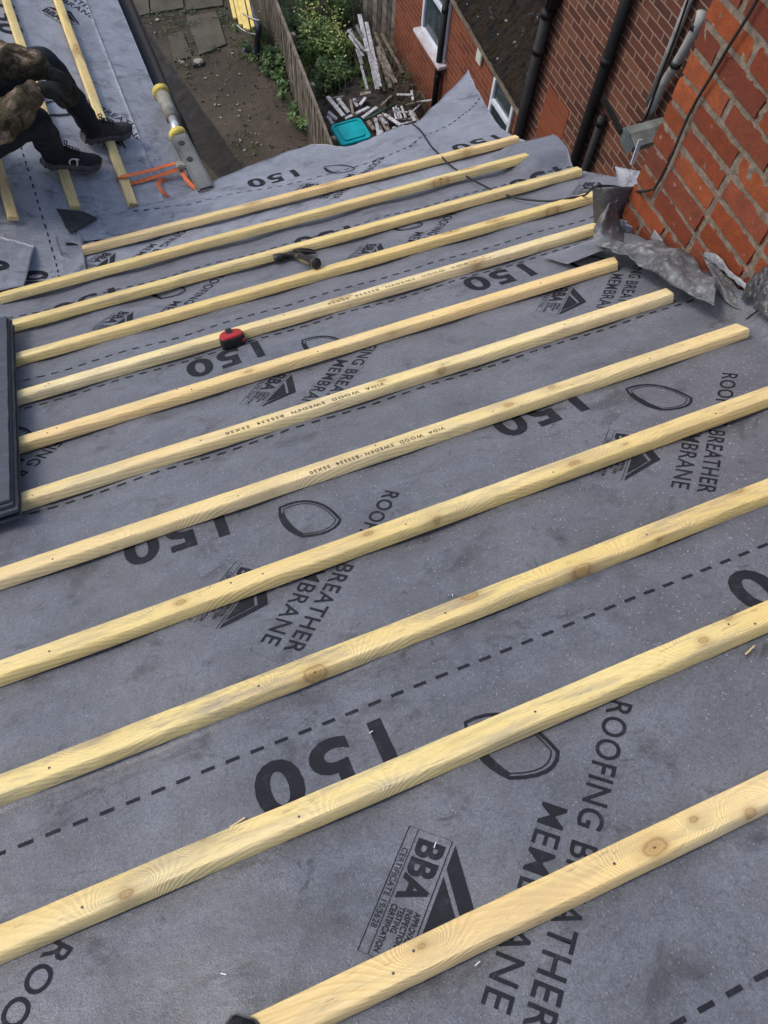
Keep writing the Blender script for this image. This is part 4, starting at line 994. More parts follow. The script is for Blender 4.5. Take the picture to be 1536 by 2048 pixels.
for i, (a, b, wd) in enumerate(leanw): strip_px(c8(*a), c8(*b), .42+rr.uniform(-.05, .05), .28+rr.uniform(-.04, .04), wd, .02, WST, 'painted_board', 'long white-painted board in the fan-shaped pile beside the shrubs', 'timber board', 'long white boards piled in the garden')
leang = [((590, 550), (880, 1250), .05), ((710, 570), (1080, 1250), .05), ((640, 800), (860, 1500), .07), ((780, 840), (900, 1080), .04), ((700, 900), (950, 1420), .07), ((620, 1000), (760, 1560), .05)]
for i, (a, b, wd) in enumerate(leang): strip_px(c8(*a), c8(*b), .30+rr.uniform(-.04, .04), .16, wd, .02, GST, 'grey_board', 'long bare grey-brown board lying between the white pile and the red wall', 'timber board', 'bare grey boards lying by the red wall')
# recycling crate with teal lid
zt = GZ+.42
cn = [atz(q_, zt) for q_ in ((662, 249), (722, 232), (743, 274), (681, 291))]; ctr = sum(cn, Vector())/4
rh = random.Random(31)
for k in range(26):
    cx_, cy_ = rh.uniform(668, 850), rh.uniform(186, 268); an = rh.choice([rh.uniform(-.5, .3), rh.uniform(.9, 1.5), rh.uniform(1.8, 2.3)]); l_ = rh.uniform(9, 24)
    wh = rh.random() < .5; a_, b_ = (cx_-l_*math.cos(an), cy_-l_*math.sin(an)*.8), (cx_+l_*math.cos(an), cy_+l_*math.sin(an)*.8)
    if 655 < cx_ < 760 and cy_ > 220: continue
    strip_px(a_, b_, rh.uniform(.14, .34), rh.uniform(.14, .34), rh.uniform(.02, .05), .018, WST if wh else GST, 'painted_offcut' if wh else 'timber_offcut', 'short flaking white timber offcut lying on the dark rubbish heap' if wh else 'short bare brown-grey timber offcut lying on the dark rubbish heap', 'timber offcut', 'white timber offcuts on the rubbish heap' if wh else 'bare timber offcuts on the rubbish heap')
mb = MB()
for k in range(420):
    p = gp(rh.uniform(300, 640), rh.uniform(-5, 350), .012); p.z += .012*nz(p.x, p.y, 3, 4)+.03*nz(p.x, p.y, 0, .9); s_ = rh.uniform(.006, .022); mb.box(p, (s_*2, s_, s_*.5), Matrix.Rotation(rh.uniform(0, 3), 3, 'Z') @ Matrix.Rotation(rh.uniform(-.5, .5), 3, 'X'), rh.choice([0, 0, 1, 2]))
o = mb.build('soil_crumbs', [simple('brown_crumb', (.10, .075, .05), .9), simple('pale_crumb', (.28, .25, .20), .9), simple('dark_crumb', (.03, .026, .022), .9)], None, False, (2, 10, GZ)); tag(o, kind='stuff')
cr0 = empty('recycling_box', (ctr.x, ctr.y, GZ), 'recycling box with a bright teal lid standing by the end of the fence', 'storage box')
def rr_rect(c, ex, ey, w_, d_, r, z, n=5):
    out = []
    for sx, sy, a0 in ((1, 1, 0), (-1, 1, 90), (-1, -1, 180), (1, -1, 270)):
        for k in range(n+1):
            an = R(a0+90*k/n); out.append(c+ex*(sx*(w_/2-r)+r*math.cos(an))+ey*(sy*(d_/2-r)+r*math.sin(an))+Vector((0, 0, z)))
    return out
ex = (cn[1]-cn[0]).normalized(); ey = Vector((-ex.y, ex.x, 0)); w_ = ((cn[1]-cn[0]).length+(cn[2]-cn[3]).length)/2; d_ = ((cn[3]-cn[0]).length+(cn[2]-cn[1]).length)/2
def lathe_rings(rings): 
    mb = MB(); mb.grid(rings, closed=True); b = 0; n = len(rings[0]); mb.f.append(tuple(range(n))[::-1]); e = (len(rings)-1)*n; mb.f.append(tuple(range(e, e+n))); mb.m += [0, 0]; return mb
TEAL = simple('teal_plastic', (.0, .36, .40), .35, 0, .10, 9, 0); TEALD = simple('dark_green_plastic', (.01, .06, .06), .5, 0, .2, 5)
lathe_rings([rr_rect(ctr, ex, ey, w_*.8, d_*.8, .05, -.40), rr_rect(ctr, ex, ey, w_*.9, d_*.9, .05, -.03)]).build('box_body', TEALD, cr0)
o = lathe_rings([rr_rect(ctr, ex, ey, w_, d_, .06, -.045), rr_rect(ctr, ex, ey, w_, d_, .06, -.01), rr_rect(ctr, ex, ey, w_*.95, d_*.95, .05, 0), rr_rect(ctr, ex, ey, w_*.84, d_*.84, .05, -.001), rr_rect(ctr, ex, ey, w_*.82, d_*.82, .05, -.016), rr_rect(ctr, ex, ey, w_*.72, d_*.72, .05, -.016), rr_rect(ctr, ex, ey, w_*.69, d_*.69, .05, .004)]).build('lid', TEAL, cr0); autosmooth(o, 40)
o = lathe_rings([rr_rect(ctr+ex*(-w_*.02), ex, ey, w_*1.02, d_*1.02, .06, -.065), rr_rect(ctr+ex*(-w_*.02), ex, ey, w_*1.02, d_*1.02, .06, -.046)]).build('rim', TEALD, cr0)
# bundle of new battens leaning in the yard, metal rails, dark roll, blue litter
YW = simple('new_yellow_batten', (.80, .62, .20), .6, 0, .1, 8)
for i, (a, b) in enumerate((((453, -40), (470, 37)), ((461, -40), (482, 50)), ((469, -40), (491, 58)), ((477, -40), (497, 60)), ((486, -40), (506, 55)))):
    p, q_ = atz(a, GZ+.62), atz(b, GZ+.55); o = MB().beam(p, q_, .048, .028, (0, 0, 1), bev=.002).build('loose_batten', YW, None, False, q_); tag(o, ['leftmost', 'second from left', 'middle', 'second from right', 'rightmost'][i]+' of the five new yellow battens stacked in the yard by the fence', 'timber batten', 'new yellow battens in the yard')
MR = simple('galvanised_rail', (.34, .35, .34), .45, .4, .2)
for k, pts in enumerate((((474, 50), (486, 60), (500, 66), (514, 69)), ((485, 26), (496, 33), (508, 38), (519, 41)))):
    P = smooth_poly([atz(q_, GZ+.50+.1*k) for q_ in pts], 4); o = MB().tube(P, .011, 8).build('support_rail', MR, None, True, P[0]); tag(o, ('lower' if k == 0 else 'upper')+' bent grey metal rail holding the yellow battens against the fence', 'metal rail')
P = [atz((490, -30), GZ+.45), atz((512, 52), GZ+.40)]; o = MB().beam(P[0], P[1], .05, .02).build('grey_strip', MR, None, False, P[1]); tag(o, 'dull grey metal strip lying right of the yellow battens', 'metal strip')
P = [atz(q_, GZ+h_) for q_, h_ in (((518, 48), .62), ((517, 62), .55), ((515, 85), .32), ((513, 112), .12), ((513, 124), .05))]
o = MB().tube(smooth_poly(P, 5), [.02]+[.045]*18+[.02, .01], 12).build('dark_roll', simple('dark_navy_sheet', (.010, .012, .022), .5, 0, .3, 20, .3), None, True, P[-1]); tag(o, 'dark rolled-up sheet leaning on the fence below the yellow battens', 'rolled sheet')
mb = MB()
c_ = gp(493, 99, .03); mb.box(c_, (.07, .05, .03), Matrix.Rotation(.6, 3, 'Z'), bev=.01); mb.box(c_+Vector((.05, .05, .0)), (.03, .03, .025), None, 1, .006)
o = mb.build('litter', [simple('blue_wrapper', (.03, .03, .30), .5), WHITEP], None, False, c_); tag(o, 'crumpled blue and white wrapper lying on the soil near the fence', 'litter')
rr = random.Random(2)
for px, s_ in (((315, 40), .03), ((311, 65), .02), ((359, 122), .022), ((365, 125), .03), ((397, 124), .07), ((467, 106), .02), ((490, 300), .02)):
    c_ = gp(*px, s_*.4); bm = bmesh.new(); bmesh.ops.create_icosphere(bm, subdivisions=2, radius=s_)
    vs = [Vector((v.co.x*1.2, v.co.y, v.co.z*.6))*(1+.25*nz(v.co.x*20, v.co.y*20, s_*99))+c_ for v in bm.verts]; fs = [tuple(v.index for v in f.verts) for f in bm.faces]; bm.free()
    o = mk('stone', vs, fs, STONE, None, True, c_); tag(o, 'pale rounded stone lying on the soil of the yard' if s_ < .05 else 'largest flat pale stone at the edge of the paving', 'stone', 'stones in the yard')

# ================================================================ LEANING BOARD, RINGED POLE, STRAP
sb = empty('staging_board', (1.74, 8.66, GZ), 'long dull aluminium staging board sloping down from the gutter to the yard', 'staging board')
bot = atz((490, 340), GZ+.06); top = atz((298, 65), -3.72)
ax = (bot-top).normalized(); sv = ((top+bot)/2); wv = ax.cross(sv).normalized(); nv = wv.cross(ax).normalized()
if nv.dot(sv) > 0: nv = -nv
if wv.x < 0: wv = -wv
bot = bot-wv*.165; top = top-wv*.165; top = bot+(top-bot)*1.10
ALB = simple('board_aluminium', (.62, .66, .66), .5, .15, .2, 7, .1)
MB().beam(top, bot, .33, .05, nv).build('deck', ALB, sb)
for k, off in enumerate((-.155, -.06, .0, .06, .155)):
    MB().beam(top+wv*off+nv*.03, bot+wv*off+nv*.03, .018 if abs(off) > .1 else .008, .012, nv).build('rib', ALB, sb)
RV = simple('bright_rivet', (.75, .75, .72), .3, .6, .1); mb = MB()
for k in range(14):
    p = top.lerp(bot, (k+.5)/14)+nv*.030+wv*.10; mb.beam(p, p+ax*.12, .007, .004, nv)
    for s_ in (-.11, .035): mb.tube([top.lerp(bot, (k+.2)/14)+nv*.027+wv*s_, top.lerp(bot, (k+.2)/14)+nv*.032+wv*s_], .007, 8)
mb.build('grip_slots', RV, sb)
PZ = -3.04
pl = empty('ringed_pole', atz((410, 372), PZ), 'dusty grey metal tube with two yellow rings lying along the gutter', 'pole')
a = atz((322, 185), PZ); b = atz((345, 236), PZ); c_ = atz((356, 270), PZ); d_ = atz((415, 386), PZ-.02)
MB().tube([a, b], .038, 18).build('outer_tube', ALU2, pl, True); MB().tube([b, c_], .024, 16).build('inner_tube', simple('bright_tube', (.70, .72, .72), .25, .6, .05), pl, True)
MB().beam(c_, d_, .088, .06, (0, 0, 1), bev=.012).build('lower_section', simple('dull_grey_section', (.15, .155, .15), .55, .2, .25, 9, .15), pl)
YR = simple('dirty_yellow_plastic', (.62, .50, .10), .6, 0, .2, 30)
for p, q_ in ((a, b), (c_, d_)):
    d = (q_-p).normalized(); MB().tube([p-d*.012, p+d*.022], .047, 18).build('ring', YR, pl, True)
for t in (.22, .50): p = c_.lerp(d_, t)+Vector((-.01, 0, .0305)); MB().tube([p, p+Vector((0, 0, .002))], .017, 14).build('hole', BLACKP, pl)
ORG = simple('orange_webbing', (.72, .17, .055), .75, 0, .15, 60, .3)
def band(P, wd, up=WN, twist=None):
    P = smooth_poly([Vector(p) for p in P], 6); mb = MB(); rows = []
    for i, p in enumerate(P):
        t = (P[min(i+1, len(P)-1)]-P[max(i-1, 0)]).normalized(); u_ = up
        if twist: u_ = (Matrix.Rotation(twist*i/len(P), 3, t) @ up)
        s_ = t.cross(u_).normalized(); rows.append([p+s_*wd/2+u_*.0012, p-s_*wd/2+u_*.0012, p-s_*wd/2-u_*.0012, p+s_*wd/2-u_*.0012])
    return mb.grid(rows, closed=True)
sr = empty('ratchet_strap', onwing((300, 345), .01), 'orange webbing strap tied from a wing batten to the grey pole', 'strap')
band([onwing((236, 357), .012), onwing((241, 354), .048), onwing((255, 351), .050), onwing((300, 341), .045), onwing((340, 329), .06), onwing((360, 325), .075)], .019).build('webbing', ORG, sr, False)
band([onwing((257, 369), .020), onwing((300, 357), .025), onwing((340, 344), .04), onwing((364, 333), .06)], .019, twist=.5).build('webbing', ORG, sr, False)
band([onwing(q_, .02+.02*math.sin(k)) for k, q_ in enumerate(((338, 393), (326, 384), (317, 371), (320, 362), (333, 362), (355, 366), (379, 380)))], .022, twist=.9).build('webbing', ORG, sr, False)
band([onwing(q_, .05) for q_ in ((360, 330), (364, 345), (375, 362), (392, 378))], .020, twist=1.2).build('webbing', ORG, sr, False)
MB().box(onwing((362, 331), .07), (.05, .045, .03), Matrix.Rotation(.4, 3, 'Y'), bev=.006).build('buckle', ALU2, sr)
# cable over the roof and up the stack
cp = [onroof((826, 249), .055), onroof((842, 262), .050), onroof((862, 292), .048), onroof((882, 312), .055), onroof((902, 332), .052), onroof((935, 354), .035), onroof((957, 366), .050), onroof((985, 380), .030), onroof((1015, 391), .018), onroof((1050, 399), .020), onroof((1100, 402), .030), onroof((1140, 396), .046), onroof((1170, 390), .055)]
cp += [aty((1186, 375), 1.79), aty((1215, 372), 1.80), aty((1240, 375), 1.80), aty((1262, 381), 1.75), atx((1284, 383), 1.79), atx((1303, 379), 1.785), atx((1312, 372), 1.79), atx((1340, 318), 1.785), atx((1380, 225), 1.79), atx((1424, 150), 1.785), atx((1462, 86), 1.785), atx((1490, 42), 1.785), atx((1520, -10), 1.785), atx((1560, -80), 1.785)]
o = MB().tube(smooth_poly(cp, 5), .0046, 8).build('black_cable', BLACKP, None, True, cp[0]); tag(o, 'thin black cable lying over the far battens and running up the orange stack', 'cable')

# ================================================================ SHOES
KNIT = simple('black_knit', (.016, .017, .021), .8, 0, .3, 90, .4); RUB = simple('grey_rubber_sole', (.085, .085, .088), .7, 0, .25, 40, .3); LOGO = simple('white_logo', (.75, .75, .75), .5)
KNITG = simple('charcoal_knit', (.040, .040, .043), .8, 0, .3, 90, .4)
def shoe(name, heel, toe, up, parent, logo_side=0, upper=KNIT):
    heel, toe = Vector(heel), Vector(toe); x = (toe-heel).normalized(); up = Vector(up); y = up.cross(x).normalized(); z = x.cross(y); L = (toe-heel).length
    T = lambda a, b, c: heel+x*a*L+y*b+z*c
    root = parent
    def prof(t): return interp([(0, .026), (.08, .036), (.3, .037), (.5, .036), (.72, .048), (.88, .042), (.96, .026), (1, .006)], t)
    ns = 26; sole = []; up_ = []
    for i in range(ns+1):
        t = i/ns; w_ = prof(t); rock = .012*max(0, (t-.75)/.25)**2+.006*max(0, (.1-t)/.1); n = 10
        # sole ring with scalloped underside
        sc = .004*math.sin(t*40)
        ring = [(-w_*.9, rock+sc), (-w_*1.06, rock+.012), (-w_*1.04, rock+.030), (-w_*.95, rock+.036), (w_*.95, rock+.036), (w_*1.04, rock+.030), (w_*1.06, rock+.012), (w_*.9, rock+sc)]
        sole.append([T(t*1.02-.01, b, c) for b, c in ring])
        top = interp([(0, .098), (.10, .114), (.22, .104), (.34, .112), (.5, .094), (.7, .072), (.88, .062), (.96, .052), (1, .040)], t)
        up_.append([T(t, w_*math.cos(a)*(.98 if math.sin(a) < .5 else .92)*(1-.22*max(0, math.sin(a))), rock+.030+(top-.030)*max(0, math.sin(a))**.75) for a in [math.pi*k/14 for k in range(15)]])
    m = MB().grid(sole, closed=True); m.f += [tuple(range(8)), tuple(range(ns*8, ns*8+8))]; m.m += [0, 0]; so_ = m.build(name+'_sole', RUB, root); autosmooth(so_, 50)
    m = MB().grid(up_); u_ = m.build(name+'_upper', upper, root, True, fix=False); md = u_.modifiers.new('t', 'SOLIDIFY'); md.thickness = .003
    for k in range(5):
        t = .36+.055*k; hh = interp([(.34, .112), (.5, .094), (.7, .072)], t)+.004
        MB().tube([T(t-.012, -.020, hh-.006), T(t, -.006, hh+.002), T(t+.012, .006, hh+.002), T(t+.0, .020, hh-.006)], .0030, 6).build('lace', KNIT, u_, True)
    MB().tube(smooth_poly([T(.36, 0, .116), T(.40, .022, .122), T(.37, .035, .112), T(.345, .012, .119), T(.37, -.02, .122), T(.40, -.03, .112), T(.36, 0, .117)], 4), .0028, 6).build('lace', KNIT, u_, True)
    if logo_side:
        s_ = logo_side; pts = []
        def LP(a, c): 
            w_ = prof(a); ang = math.asin(min(1, ((c-.030)/.065)**(1/.75))); return T(a, s_*(w_*math.cos(ang)*.99+.0035), c)
        ring = [LP(.46+.068*math.cos(R(q_)), .052+.0165*math.sin(R(q_))) for q_ in range(-35, 222, 12)]
        mb = MB()
        for a, b in zip(ring, ring[1:]): mb.beam(a, b+(b-a)*.25, .0065, .002, up=y*s_)
        mb.beam(LP(.50, .069), LP(.555, .066), .006, .002, up=y*s_); mb.beam(LP(.535, .050), LP(.525, .034), .006, .002, up=y*s_)
        mb.build('shoe_logo', LOGO, u_)
    return so_

# ================================================================ THE SEATED WORKER
def skin(name, J, E_, mats, parent=None, sub=2, root=None, wr=0, ws=14):
    names = list(J); idx = {k: i for i, k in enumerate(names)}
    me = bpy.data.meshes.new(name); o0 = org(parent)
    me.from_pydata([tuple(Vector(J[k][0])-o0) for k in names], [(idx[a], idx[b]) for a, b in E_], [])
    o = bpy.data.objects.new(name, me); COL.objects.link(o); o.modifiers.new('s', 'SKIN'); md = o.modifiers.new('u', 'SUBSURF'); md.levels = md.render_levels = sub
    for k, v in zip(names, me.skin_vertices[0].data):
        r_ = J[k][1]; v.radius = (r_, r_) if not isinstance(r_, tuple) else r_; v.use_root = (k == (root or names[0]))
    dg = bpy.context.evaluated_depsgraph_get(); m2 = bpy.data.meshes.new_from_object(o.evaluated_get(dg)); bpy.data.objects.remove(o); bpy.data.meshes.remove(me)
    if wr:
        m2.update()
        for v in m2.vertices:
            p = v.co; d = v.normal; f_ = nz(p.x, p.y, p.z*1.4, ws)+.6*nz(p.y, p.z, p.x, ws*2.1); v.co = p+d*(wr*(f_))
    m2.materials.clear()
    for m_ in (mats if isinstance(mats, list) else [mats]): m2.materials.append(m_)
    m2.polygons.foreach_set('use_smooth', [True]*len(m2.polygons)); m2.update()
    o = bpy.data.objects.new(name, m2); COL.objects.link(o)
    if parent is not None: o.parent = parent
    else: o.location = (0, 0, Z0)
    o['org'] = list(o0); return o
SKINM = simple('skin', (.45, .27, .20), .5, 0, .06, 20); TROU = simple('black_trousers', (.0095, .0115, .018), .75, 0, .3, 30, .3); CAMO = camo_mat(); GLV = simple('dark_olive_glove', (.020, .020, .013), .8, 0, .35, 40, .5)
pe = empty('person', (-.60, 3.42, -2.72), 'seated worker in brown camouflage jacket, black trousers, gloves and black trainers on the wing roof', 'person')
V3 = Vector
Jb = dict(pelvis=((-.62, 3.42, -2.60), .12), belly=((-.60, 3.43, -2.42), .115), chest=((-.54, 3.45, -2.22), .13), neck0=((-.49, 3.45, -2.06), .06), neck=((-.47, 3.45, -2.00), .048), head=((-.43, 3.45, -1.91), .075), crown=((-.42, 3.45, -1.83), .07), nose=((-.345, 3.45, -1.91), .012), chin=((-.37, 3.45, -1.97), .03),
          shR=((-.50, 3.29, -2.13), .05), elR=((-.40, 3.09, -2.36), .038), wrR=((-.10, 3.22, -2.275), .028), shL=((-.48, 3.62, -2.13), .05), elL=((-.24, 3.46, -2.27), .038), wrL=((-.045, 3.37, -2.315), .028),
          hipR=((-.57, 3.32, -2.60), .085), kneeR=((-.17, 3.24, -2.42), .055), ankR=((-.163, 3.457, -2.78), .032), footR=((-.158, 3.470, -2.83), .022), hipL=((-.57, 3.52, -2.61), .085), kneeL=((-.06, 3.69, -2.49), .055), ankL=((.055, 3.648, -2.85), .032), footL=((.058, 3.662, -2.90), .022))
Eb = [('pelvis', 'belly'), ('belly', 'chest'), ('chest', 'neck0'), ('neck0', 'neck'), ('neck', 'head'), ('head', 'crown'), ('head', 'nose'), ('neck', 'chin'), ('chest', 'shR'), ('shR', 'elR'), ('elR', 'wrR'), ('chest', 'shL'), ('shL', 'elL'), ('elL', 'wrL'), ('pelvis', 'hipR'), ('hipR', 'kneeR'), ('kneeR', 'ankR'), ('ankR', 'footR'), ('pelvis', 'hipL'), ('hipL', 'kneeL'), ('kneeL', 'ankL'), ('ankL', 'footL')]
body = skin('body', Jb, Eb, SKINM, pe, 2, 'pelvis')
Jt = dict(pelvis=((-.62, 3.42, -2.58), .145), hipR=((-.56, 3.33, -2.59), .100), thR=((-.36, 3.27, -2.49), .090), kneeR=((-.165, 3.235, -2.425), .073), shR1=((-.163, 3.33, -2.58), .070), ankR=((-.160, 3.445, -2.765), .056), sokR=((-.158, 3.470, -2.830), .050),
          hipL=((-.56, 3.52, -2.60), .100), thL=((-.30, 3.61, -2.52), .085), kneeL=((-.055, 3.695, -2.475), .070), shL1=((.0, 3.672, -2.66), .062), ankL=((.052, 3.650, -2.84), .054), sokL=((.058, 3.662, -2.90), .050))
skin('trousers', Jt, [('pelvis', 'hipR'), ('hipR', 'thR'), ('thR', 'kneeR'), ('kneeR', 'shR1'), ('shR1', 'ankR'), ('ankR', 'sokR'), ('pelvis', 'hipL'), ('hipL', 'thL'), ('thL', 'kneeL'), ('kneeL', 'shL1'), ('shL1', 'ankL'), ('ankL', 'sokL')], TROU, pe, 3, 'pelvis', .010, 12)
Jj = dict(hem=((-.60, 3.43, -2.50), .150), belly=((-.59, 3.43, -2.40), .150), chest=((-.54, 3.45, -2.22), .165), coll=((-.50, 3.45, -2.07), .085), shR=((-.50, 3.28, -2.14), .080), uaR=((-.47, 3.17, -2.25), .078), elR=((-.40, 3.09, -2.36), .085), faR=((-.24, 3.155, -2.32), .072), cuR=((-.095, 3.225, -2.295), .052),
          shL=((-.48, 3.62, -2.14), .080), uaL=((-.36, 3.53, -2.22), .070), elL=((-.30, 3.47, -2.27), .080), faL=((-.17, 3.42, -2.295), .070), cuL=((-.035, 3.370, -2.320), .052))
skin('jacket', Jj, [('hem', 'belly'), ('belly', 'chest'), ('chest', 'coll'), ('chest', 'shR'), ('shR', 'uaR'), ('uaR', 'elR'), ('elR', 'faR'), ('faR', 'cuR'), ('chest', 'shL'), ('shL', 'uaL'), ('uaL', 'elL'), ('elL', 'faL'), ('faL', 'cuL')], CAMO, pe, 3, 'chest', .020, 13)
skin('cap', dict(a=((-.435, 3.45, -1.875), .085), b=((-.43, 3.45, -1.82), .080), c=((-.35, 3.45, -1.855), .03), d=((-.30, 3.45, -1.87), .016)), [('a', 'b'), ('a', 'c'), ('c', 'd')], CAMO, pe, 2, 'a')
# gloved hands: palm and five separate bent fingers each
def hand(wrist, palm, fdir, side, up):
    wrist, palm, fdir, up = V3(wrist), V3(palm), V3(fdir).normalized(), V3(up).normalized(); sd_ = fdir.cross(up).normalized()*side
    J = dict(w=(wrist, .030), p=(palm, .036)); E_ = [('w', 'p')]
    for k, (off, ln, cu__) in enumerate(((-.033, .070, .5), (-.011, .080, .65), (.011, .076, .75), (.032, .060, .8))):
        b = palm+fdir*.032+sd_*off; d1 = (fdir-up*.25*cu__).normalized(); d2 = (fdir-up*.9*cu__).normalized(); d3 = (fdir*.6-up*1.2*cu__).normalized()
        J.update({f'a{k}': (b, .0125), f'b{k}': (b+d1*ln*.45, .0115), f'c{k}': (b+d1*ln*.45+d2*ln*.35, .0105), f'd{k}': (b+d1*ln*.45+d2*ln*.35+d3*ln*.25, .009)})
        E_ += [('p', f'a{k}'), (f'a{k}', f'b{k}'), (f'b{k}', f'c{k}'), (f'c{k}', f'd{k}')]
    t0 = palm-sd_*.032-fdir*.012; J.update(t0=(t0, .014), t1=(t0-sd_*.022+fdir*.022-up*.01, .012), t2=(t0-sd_*.026+fdir*.048-up*.022, .010)); E_ += [('p', 't0'), ('t0', 't1'), ('t1', 't2')]
    return skin('glove', J, E_, GLV, pe, 2, 'p', .0015, 40)
hand((-.065, 3.372, -2.315), (-.005, 3.340, -2.375), (.36, -.15, -.92), 1, (.55, -.4, .45))
hand((-.115, 3.215, -2.285), (-.055, 3.245, -2.325), (.62, .32, -.62), -1, (.3, -.3, .8))
# trainers: feet across the battens
hN = onwing((88, 335), .028); shoe('near_shoe'.replace('near_', 'trainer_').rstrip('_') if False else 'trainer', (-.225, 3.455, zwing(-.225, 0)+.034), (.030, 3.475, zwing(.030, 0)+.030), WN, pe, -1)
shoe('trainer', (-.012, 3.655, zwing(-.012, 0)+.030), (.235, 3.735, zwing(.235, 0)+.040), WN, pe, 0, KNITG)

# ================================================================ TOOLS AND LOOSE THINGS
# claw hammer
hu, hv = .50*H, 2.4405*H
hm = empty('claw_hammer', uv(.505*H, 2.42*H, 0), 'dark steel claw hammer with a black and yellow grip lying between two battens', 'hammer')
STEEL = simple('dark_steel', (.045, .045, .048), .42, .6, .35, 30, .1)
def RL(u, v, h): return uv(u*H, v*H, h)
hd = []
for t, u, v, r_, h_ in ((0, .436, 2.446, .0165, .020), (1, .444, 2.445, .0175, .020), (2, .462, 2.443, .0165, .020), (3, .468, 2.442, .012, .021), (4, .482, 2.440, .0125, .021), (5, .490, 2.439, .0155, .021), (6, .508, 2.436, .0155, .021)): hd.append((RL(u, v, h_), r_))
MB().tube([p for p, _ in hd], [r for _, r in hd], 14).build('head', STEEL, hm, True)
for s_ in (-1, 1):
    P = [RL(.503, 2.436+s_*.006, .022), RL(.530, 2.434+s_*.010, .024), RL(.552, 2.431+s_*.013, .019), RL(.572, 2.428+s_*.014+(.004 if s_ < 0 else 0), .010)]
    rows = []
    for p, w_, t_ in zip(P, (.010, .009, .007, .003), (.026, .017, .010, .003)): rows.append([p+DR*w_+NR*t_/2, p-DR*w_+NR*t_/2, p-DR*w_-NR*t_/2, p+DR*w_-NR*t_/2])
    m = MB().grid(rows, closed=True); m.f += [(0, 1, 2, 3), (12, 13, 14, 15)]; m.m += [0, 0]; o = m.build('claw', STEEL, hm); autosmooth(o, 60)
HG = simple('black_grip', (.015, .015, .017), .6, 0, .3, 50, .3); HY = simple('worn_yellow_grip', (.13, .105, .05), .6, 0, .3, 40)
hp = [RL(.494, 2.438, .022), RL(.499, 2.400, .030), RL(.505, 2.370, .036)]
MB().tube(hp, [.013, .0115, .0115], 12).build('shaft', STEEL, hm, True)
gp_ = [RL(.505, 2.372, .037), RL(.508, 2.352, .041), RL(.514, 2.310, .050), RL(.520, 2.268, .058), RL(.523, 2.250, .061)]
gr_ = MB().tube(gp_, [.0165, .0165, .0155, .0185, .0215], 16).build('grip', HG, hm, True)
MB().tube([gp_[4]-(gp_[4]-gp_[0]).normalized()*.002, gp_[4]+(gp_[4]-gp_[0]).normalized()*.010], [.0215, .0195], 16).build('butt', HG, gr_, True)
for i, (j, rr_) in enumerate(((0, .0172), (4, .0222))):
    d = (gp_[-1]-gp_[0]).normalized(); MB().tube([gp_[j]-d*.0025, gp_[j]+d*.0025], rr_, 16).build('grip_ring', HY, gr_, True)
MB().tube([gp_[1]-NR*.004+Vector((-.0125, 0, 0)), gp_[3]-NR*.006+Vector((-.014, 0, 0))], .0085, 8).build('grip_stripe', HY, gr_, True)
# tape measure: D-shaped case lying on its side against a batten
tc = uv(.245*1.0+.0, 0, 0); cc = onroof((471, 697), .004); tu_, tv_ = cc.x, (cc.y+H*SS)/CS
tm = empty('tape_measure', uv(tu_, tv_+.02, 0), 'red and black tape measure lying against a pale batten above the figure 150', 'tape measure')
def Dring(s_, h_, cx=0, cy=.004):
    out = []
    for k in range(28):
        a = 2*math.pi*k/28; x = math.cos(a); y = math.sin(a); X_ = .044*x; Y_ = .036*y
        if y < -.0: X_ = .044*math.copysign(abs(x)**.55, x); Y_ = -.032*abs(y)**.55
        out.append(uv(tu_+.001+cx+X_*s_, tv_+.030+cy+Y_*s_, h_))
    return out
BLK = simple('black_rubber_case', (.014, .015, .017), .55, 0, .25, 40, .2); REDP = simple('red_case', (.36, .022, .028), .4, 0, .15, 20)
o = lathe_rings([Dring(.93, .002), Dring(1, .007), Dring(1, .030), Dring(.99, .036), Dring(.95, .040)]).build('case', BLK, tm); autosmooth(o, 45)
o = lathe_rings([Dring(.95, .038), Dring(.945, .043), Dring(.88, .0465)]).build('face_plate', REDP, tm); autosmooth(o, 40)
MB().box(uv(tu_-.002, tv_+.046, .049), (.022, .026, .008), bev=.002).build('belt_clip', STEEL, tm)
MB().tube([uv(tu_-.002, tv_+.046, .052), uv(tu_-.002, tv_+.046, .0545)], .0045, 10).build('clip_screw', BLK, tm)
MB().box(uv(tu_+.036, tv_+.010, .020), (.014, .012, .016), bev=.003).build('logo_patch', REDP, tm)
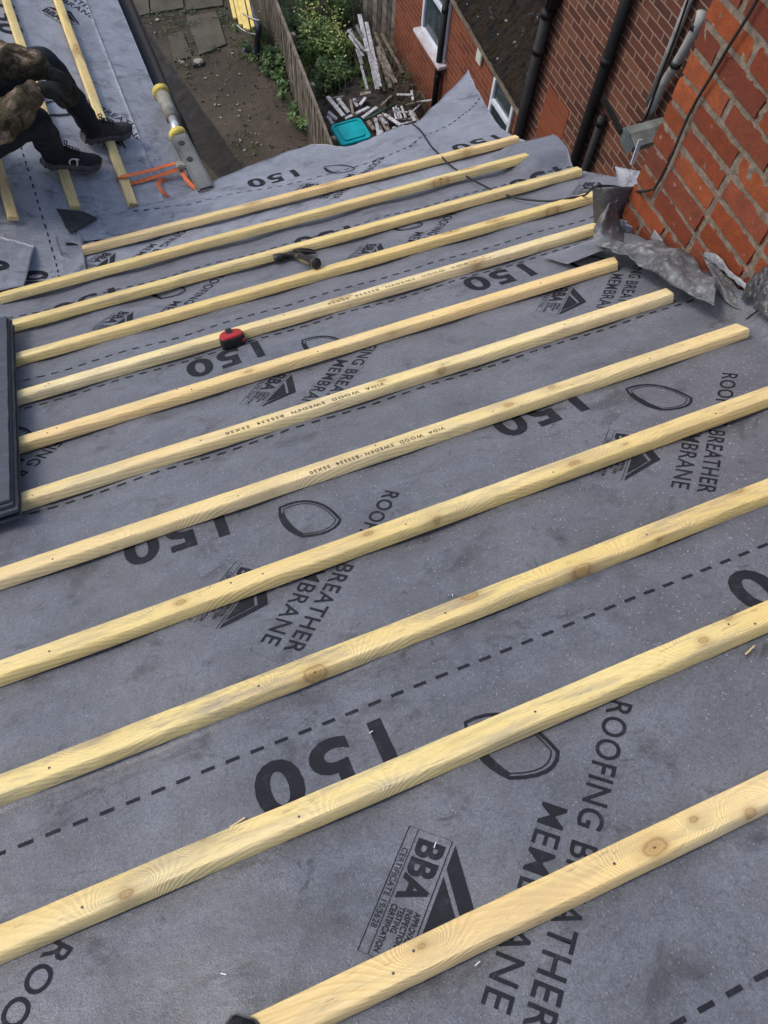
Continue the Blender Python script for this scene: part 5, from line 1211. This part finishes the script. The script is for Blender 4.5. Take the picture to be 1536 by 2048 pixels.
# stack of slates at the left edge
SLT = NM('slate_grey'); v_ = SLT.coord('Object', scale=(1, 6, 1)); n_ = SLT.noise(v_, 9, 7, .7); SLT.base(SLT.ramp(n_, [(.3, (.036, .042, .058)), (.7, (.072, .082, .108))])).rough(.55, .5).bump(n_, .5, .004); SLT = SLT.m
ss = empty('slate_stack', uv(-.75, 3.2, 0), 'stack of long dark blue-grey slates lying across the battens at the left edge', 'slates')
def slate(u0_, u1_, v0_, v1_, h0, th, seed):
    rows = []; n = 40; rr = random.Random(seed)
    def edge(v): return u1_+.0022*nz(v, seed, 0, 14)+.0012*nz(v, seed, 0, 60)
    vsl = [v0_+(v1_-v0_)*i/n for i in range(n+1)]
    top = [[uv(u0_, v+.012*nz(u0_, seed, 3, 9)*(1 if i in (0, n) else 0), h0+th), uv((u0_+u1_)/2, v+.008*nz(9, seed, 3, 9)*(1 if i in (0, n) else 0), h0+th), uv(edge(v), v, h0+th*.88), uv(edge(v)+.0015, v, h0+th*.35), uv(edge(v), v, h0+.0005), uv(u0_, v, h0)] for i, v in enumerate(vsl)]
    m = MB().grid(top, closed=True); m.f += [tuple(range(6)), tuple(range(n*6, n*6+6))]; m.m += [0, 0]
    o = m.build('slate', SLT, ss); autosmooth(o, 30)
hh = .034
for i, (du, dv, th) in enumerate(((0, .0, .011), (-.004, .012, .010), (.001, -.004, .012), (-.007, .010, .010), (-.010, .020, .010))):
    slate(-.98+du, -.488+du+(3.18-3.18)*0, 1.90+dv, 3.175-dv*.6, hh, th, 50+i); hh += th+.0008
# photographer's boot tip at the bottom edge
bt = empty('boot', uv(-.22, -.02, 0), 'black toe of a boot just showing at the bottom edge of the photo', 'boot')
bx = onroof((478, 2066), .045); shoe('boot', bx+Vector((-.02, -.285, .0))+Vector((0, 0, .285*TS-.045)), bx+Vector((0, 0, -.045+.0)), NR, bt, 0)
# slivers of wood and foil on the membrane
SLV = simple('white_sliver', (.75, .78, .80), .4)
for k, (q_, L_, an) in enumerate((((447, 1948), .010, -.6), ((870, 1690), .010, .8), ((742, 1464), .008, .2), ((955, 1927), .010, .25), ((905, 1190), .006, 1.2))):
    p = onroof(q_, .006); d = Vector((math.cos(an), math.sin(an)*CS, -math.sin(an)*SS)); o = MB().beam(p-d*L_/2, p+d*L_/2, .0016, .0012, NR).build('foil_sliver', SLV, None, False, p); tag(o, 'tiny white foil sliver lying on the grey membrane', 'sliver', 'tiny white slivers on the membrane')
SHV = simple('wood_splinter', (.60, .48, .25), .8)
for k, (q_, L_, an, s_) in enumerate((((475, 1645), .030, .2, 'splinter of pale wood poking out behind the batten above the lower left ROOFING print'), ((1500, 1300), .03, .3, 'thin wood splinter beside the batten at the right edge of the photo'))):
    p = onroof(q_, .012); d = Vector((math.cos(an), math.sin(an)*CS, -math.sin(an)*SS)); o = MB().beam(p-d*L_/2, p+d*L_/2, .003, .0015, NR).build('wood_splinter', SHV, None, False, p); tag(o, s_, 'splinter')
bpy.context.view_layer.update()
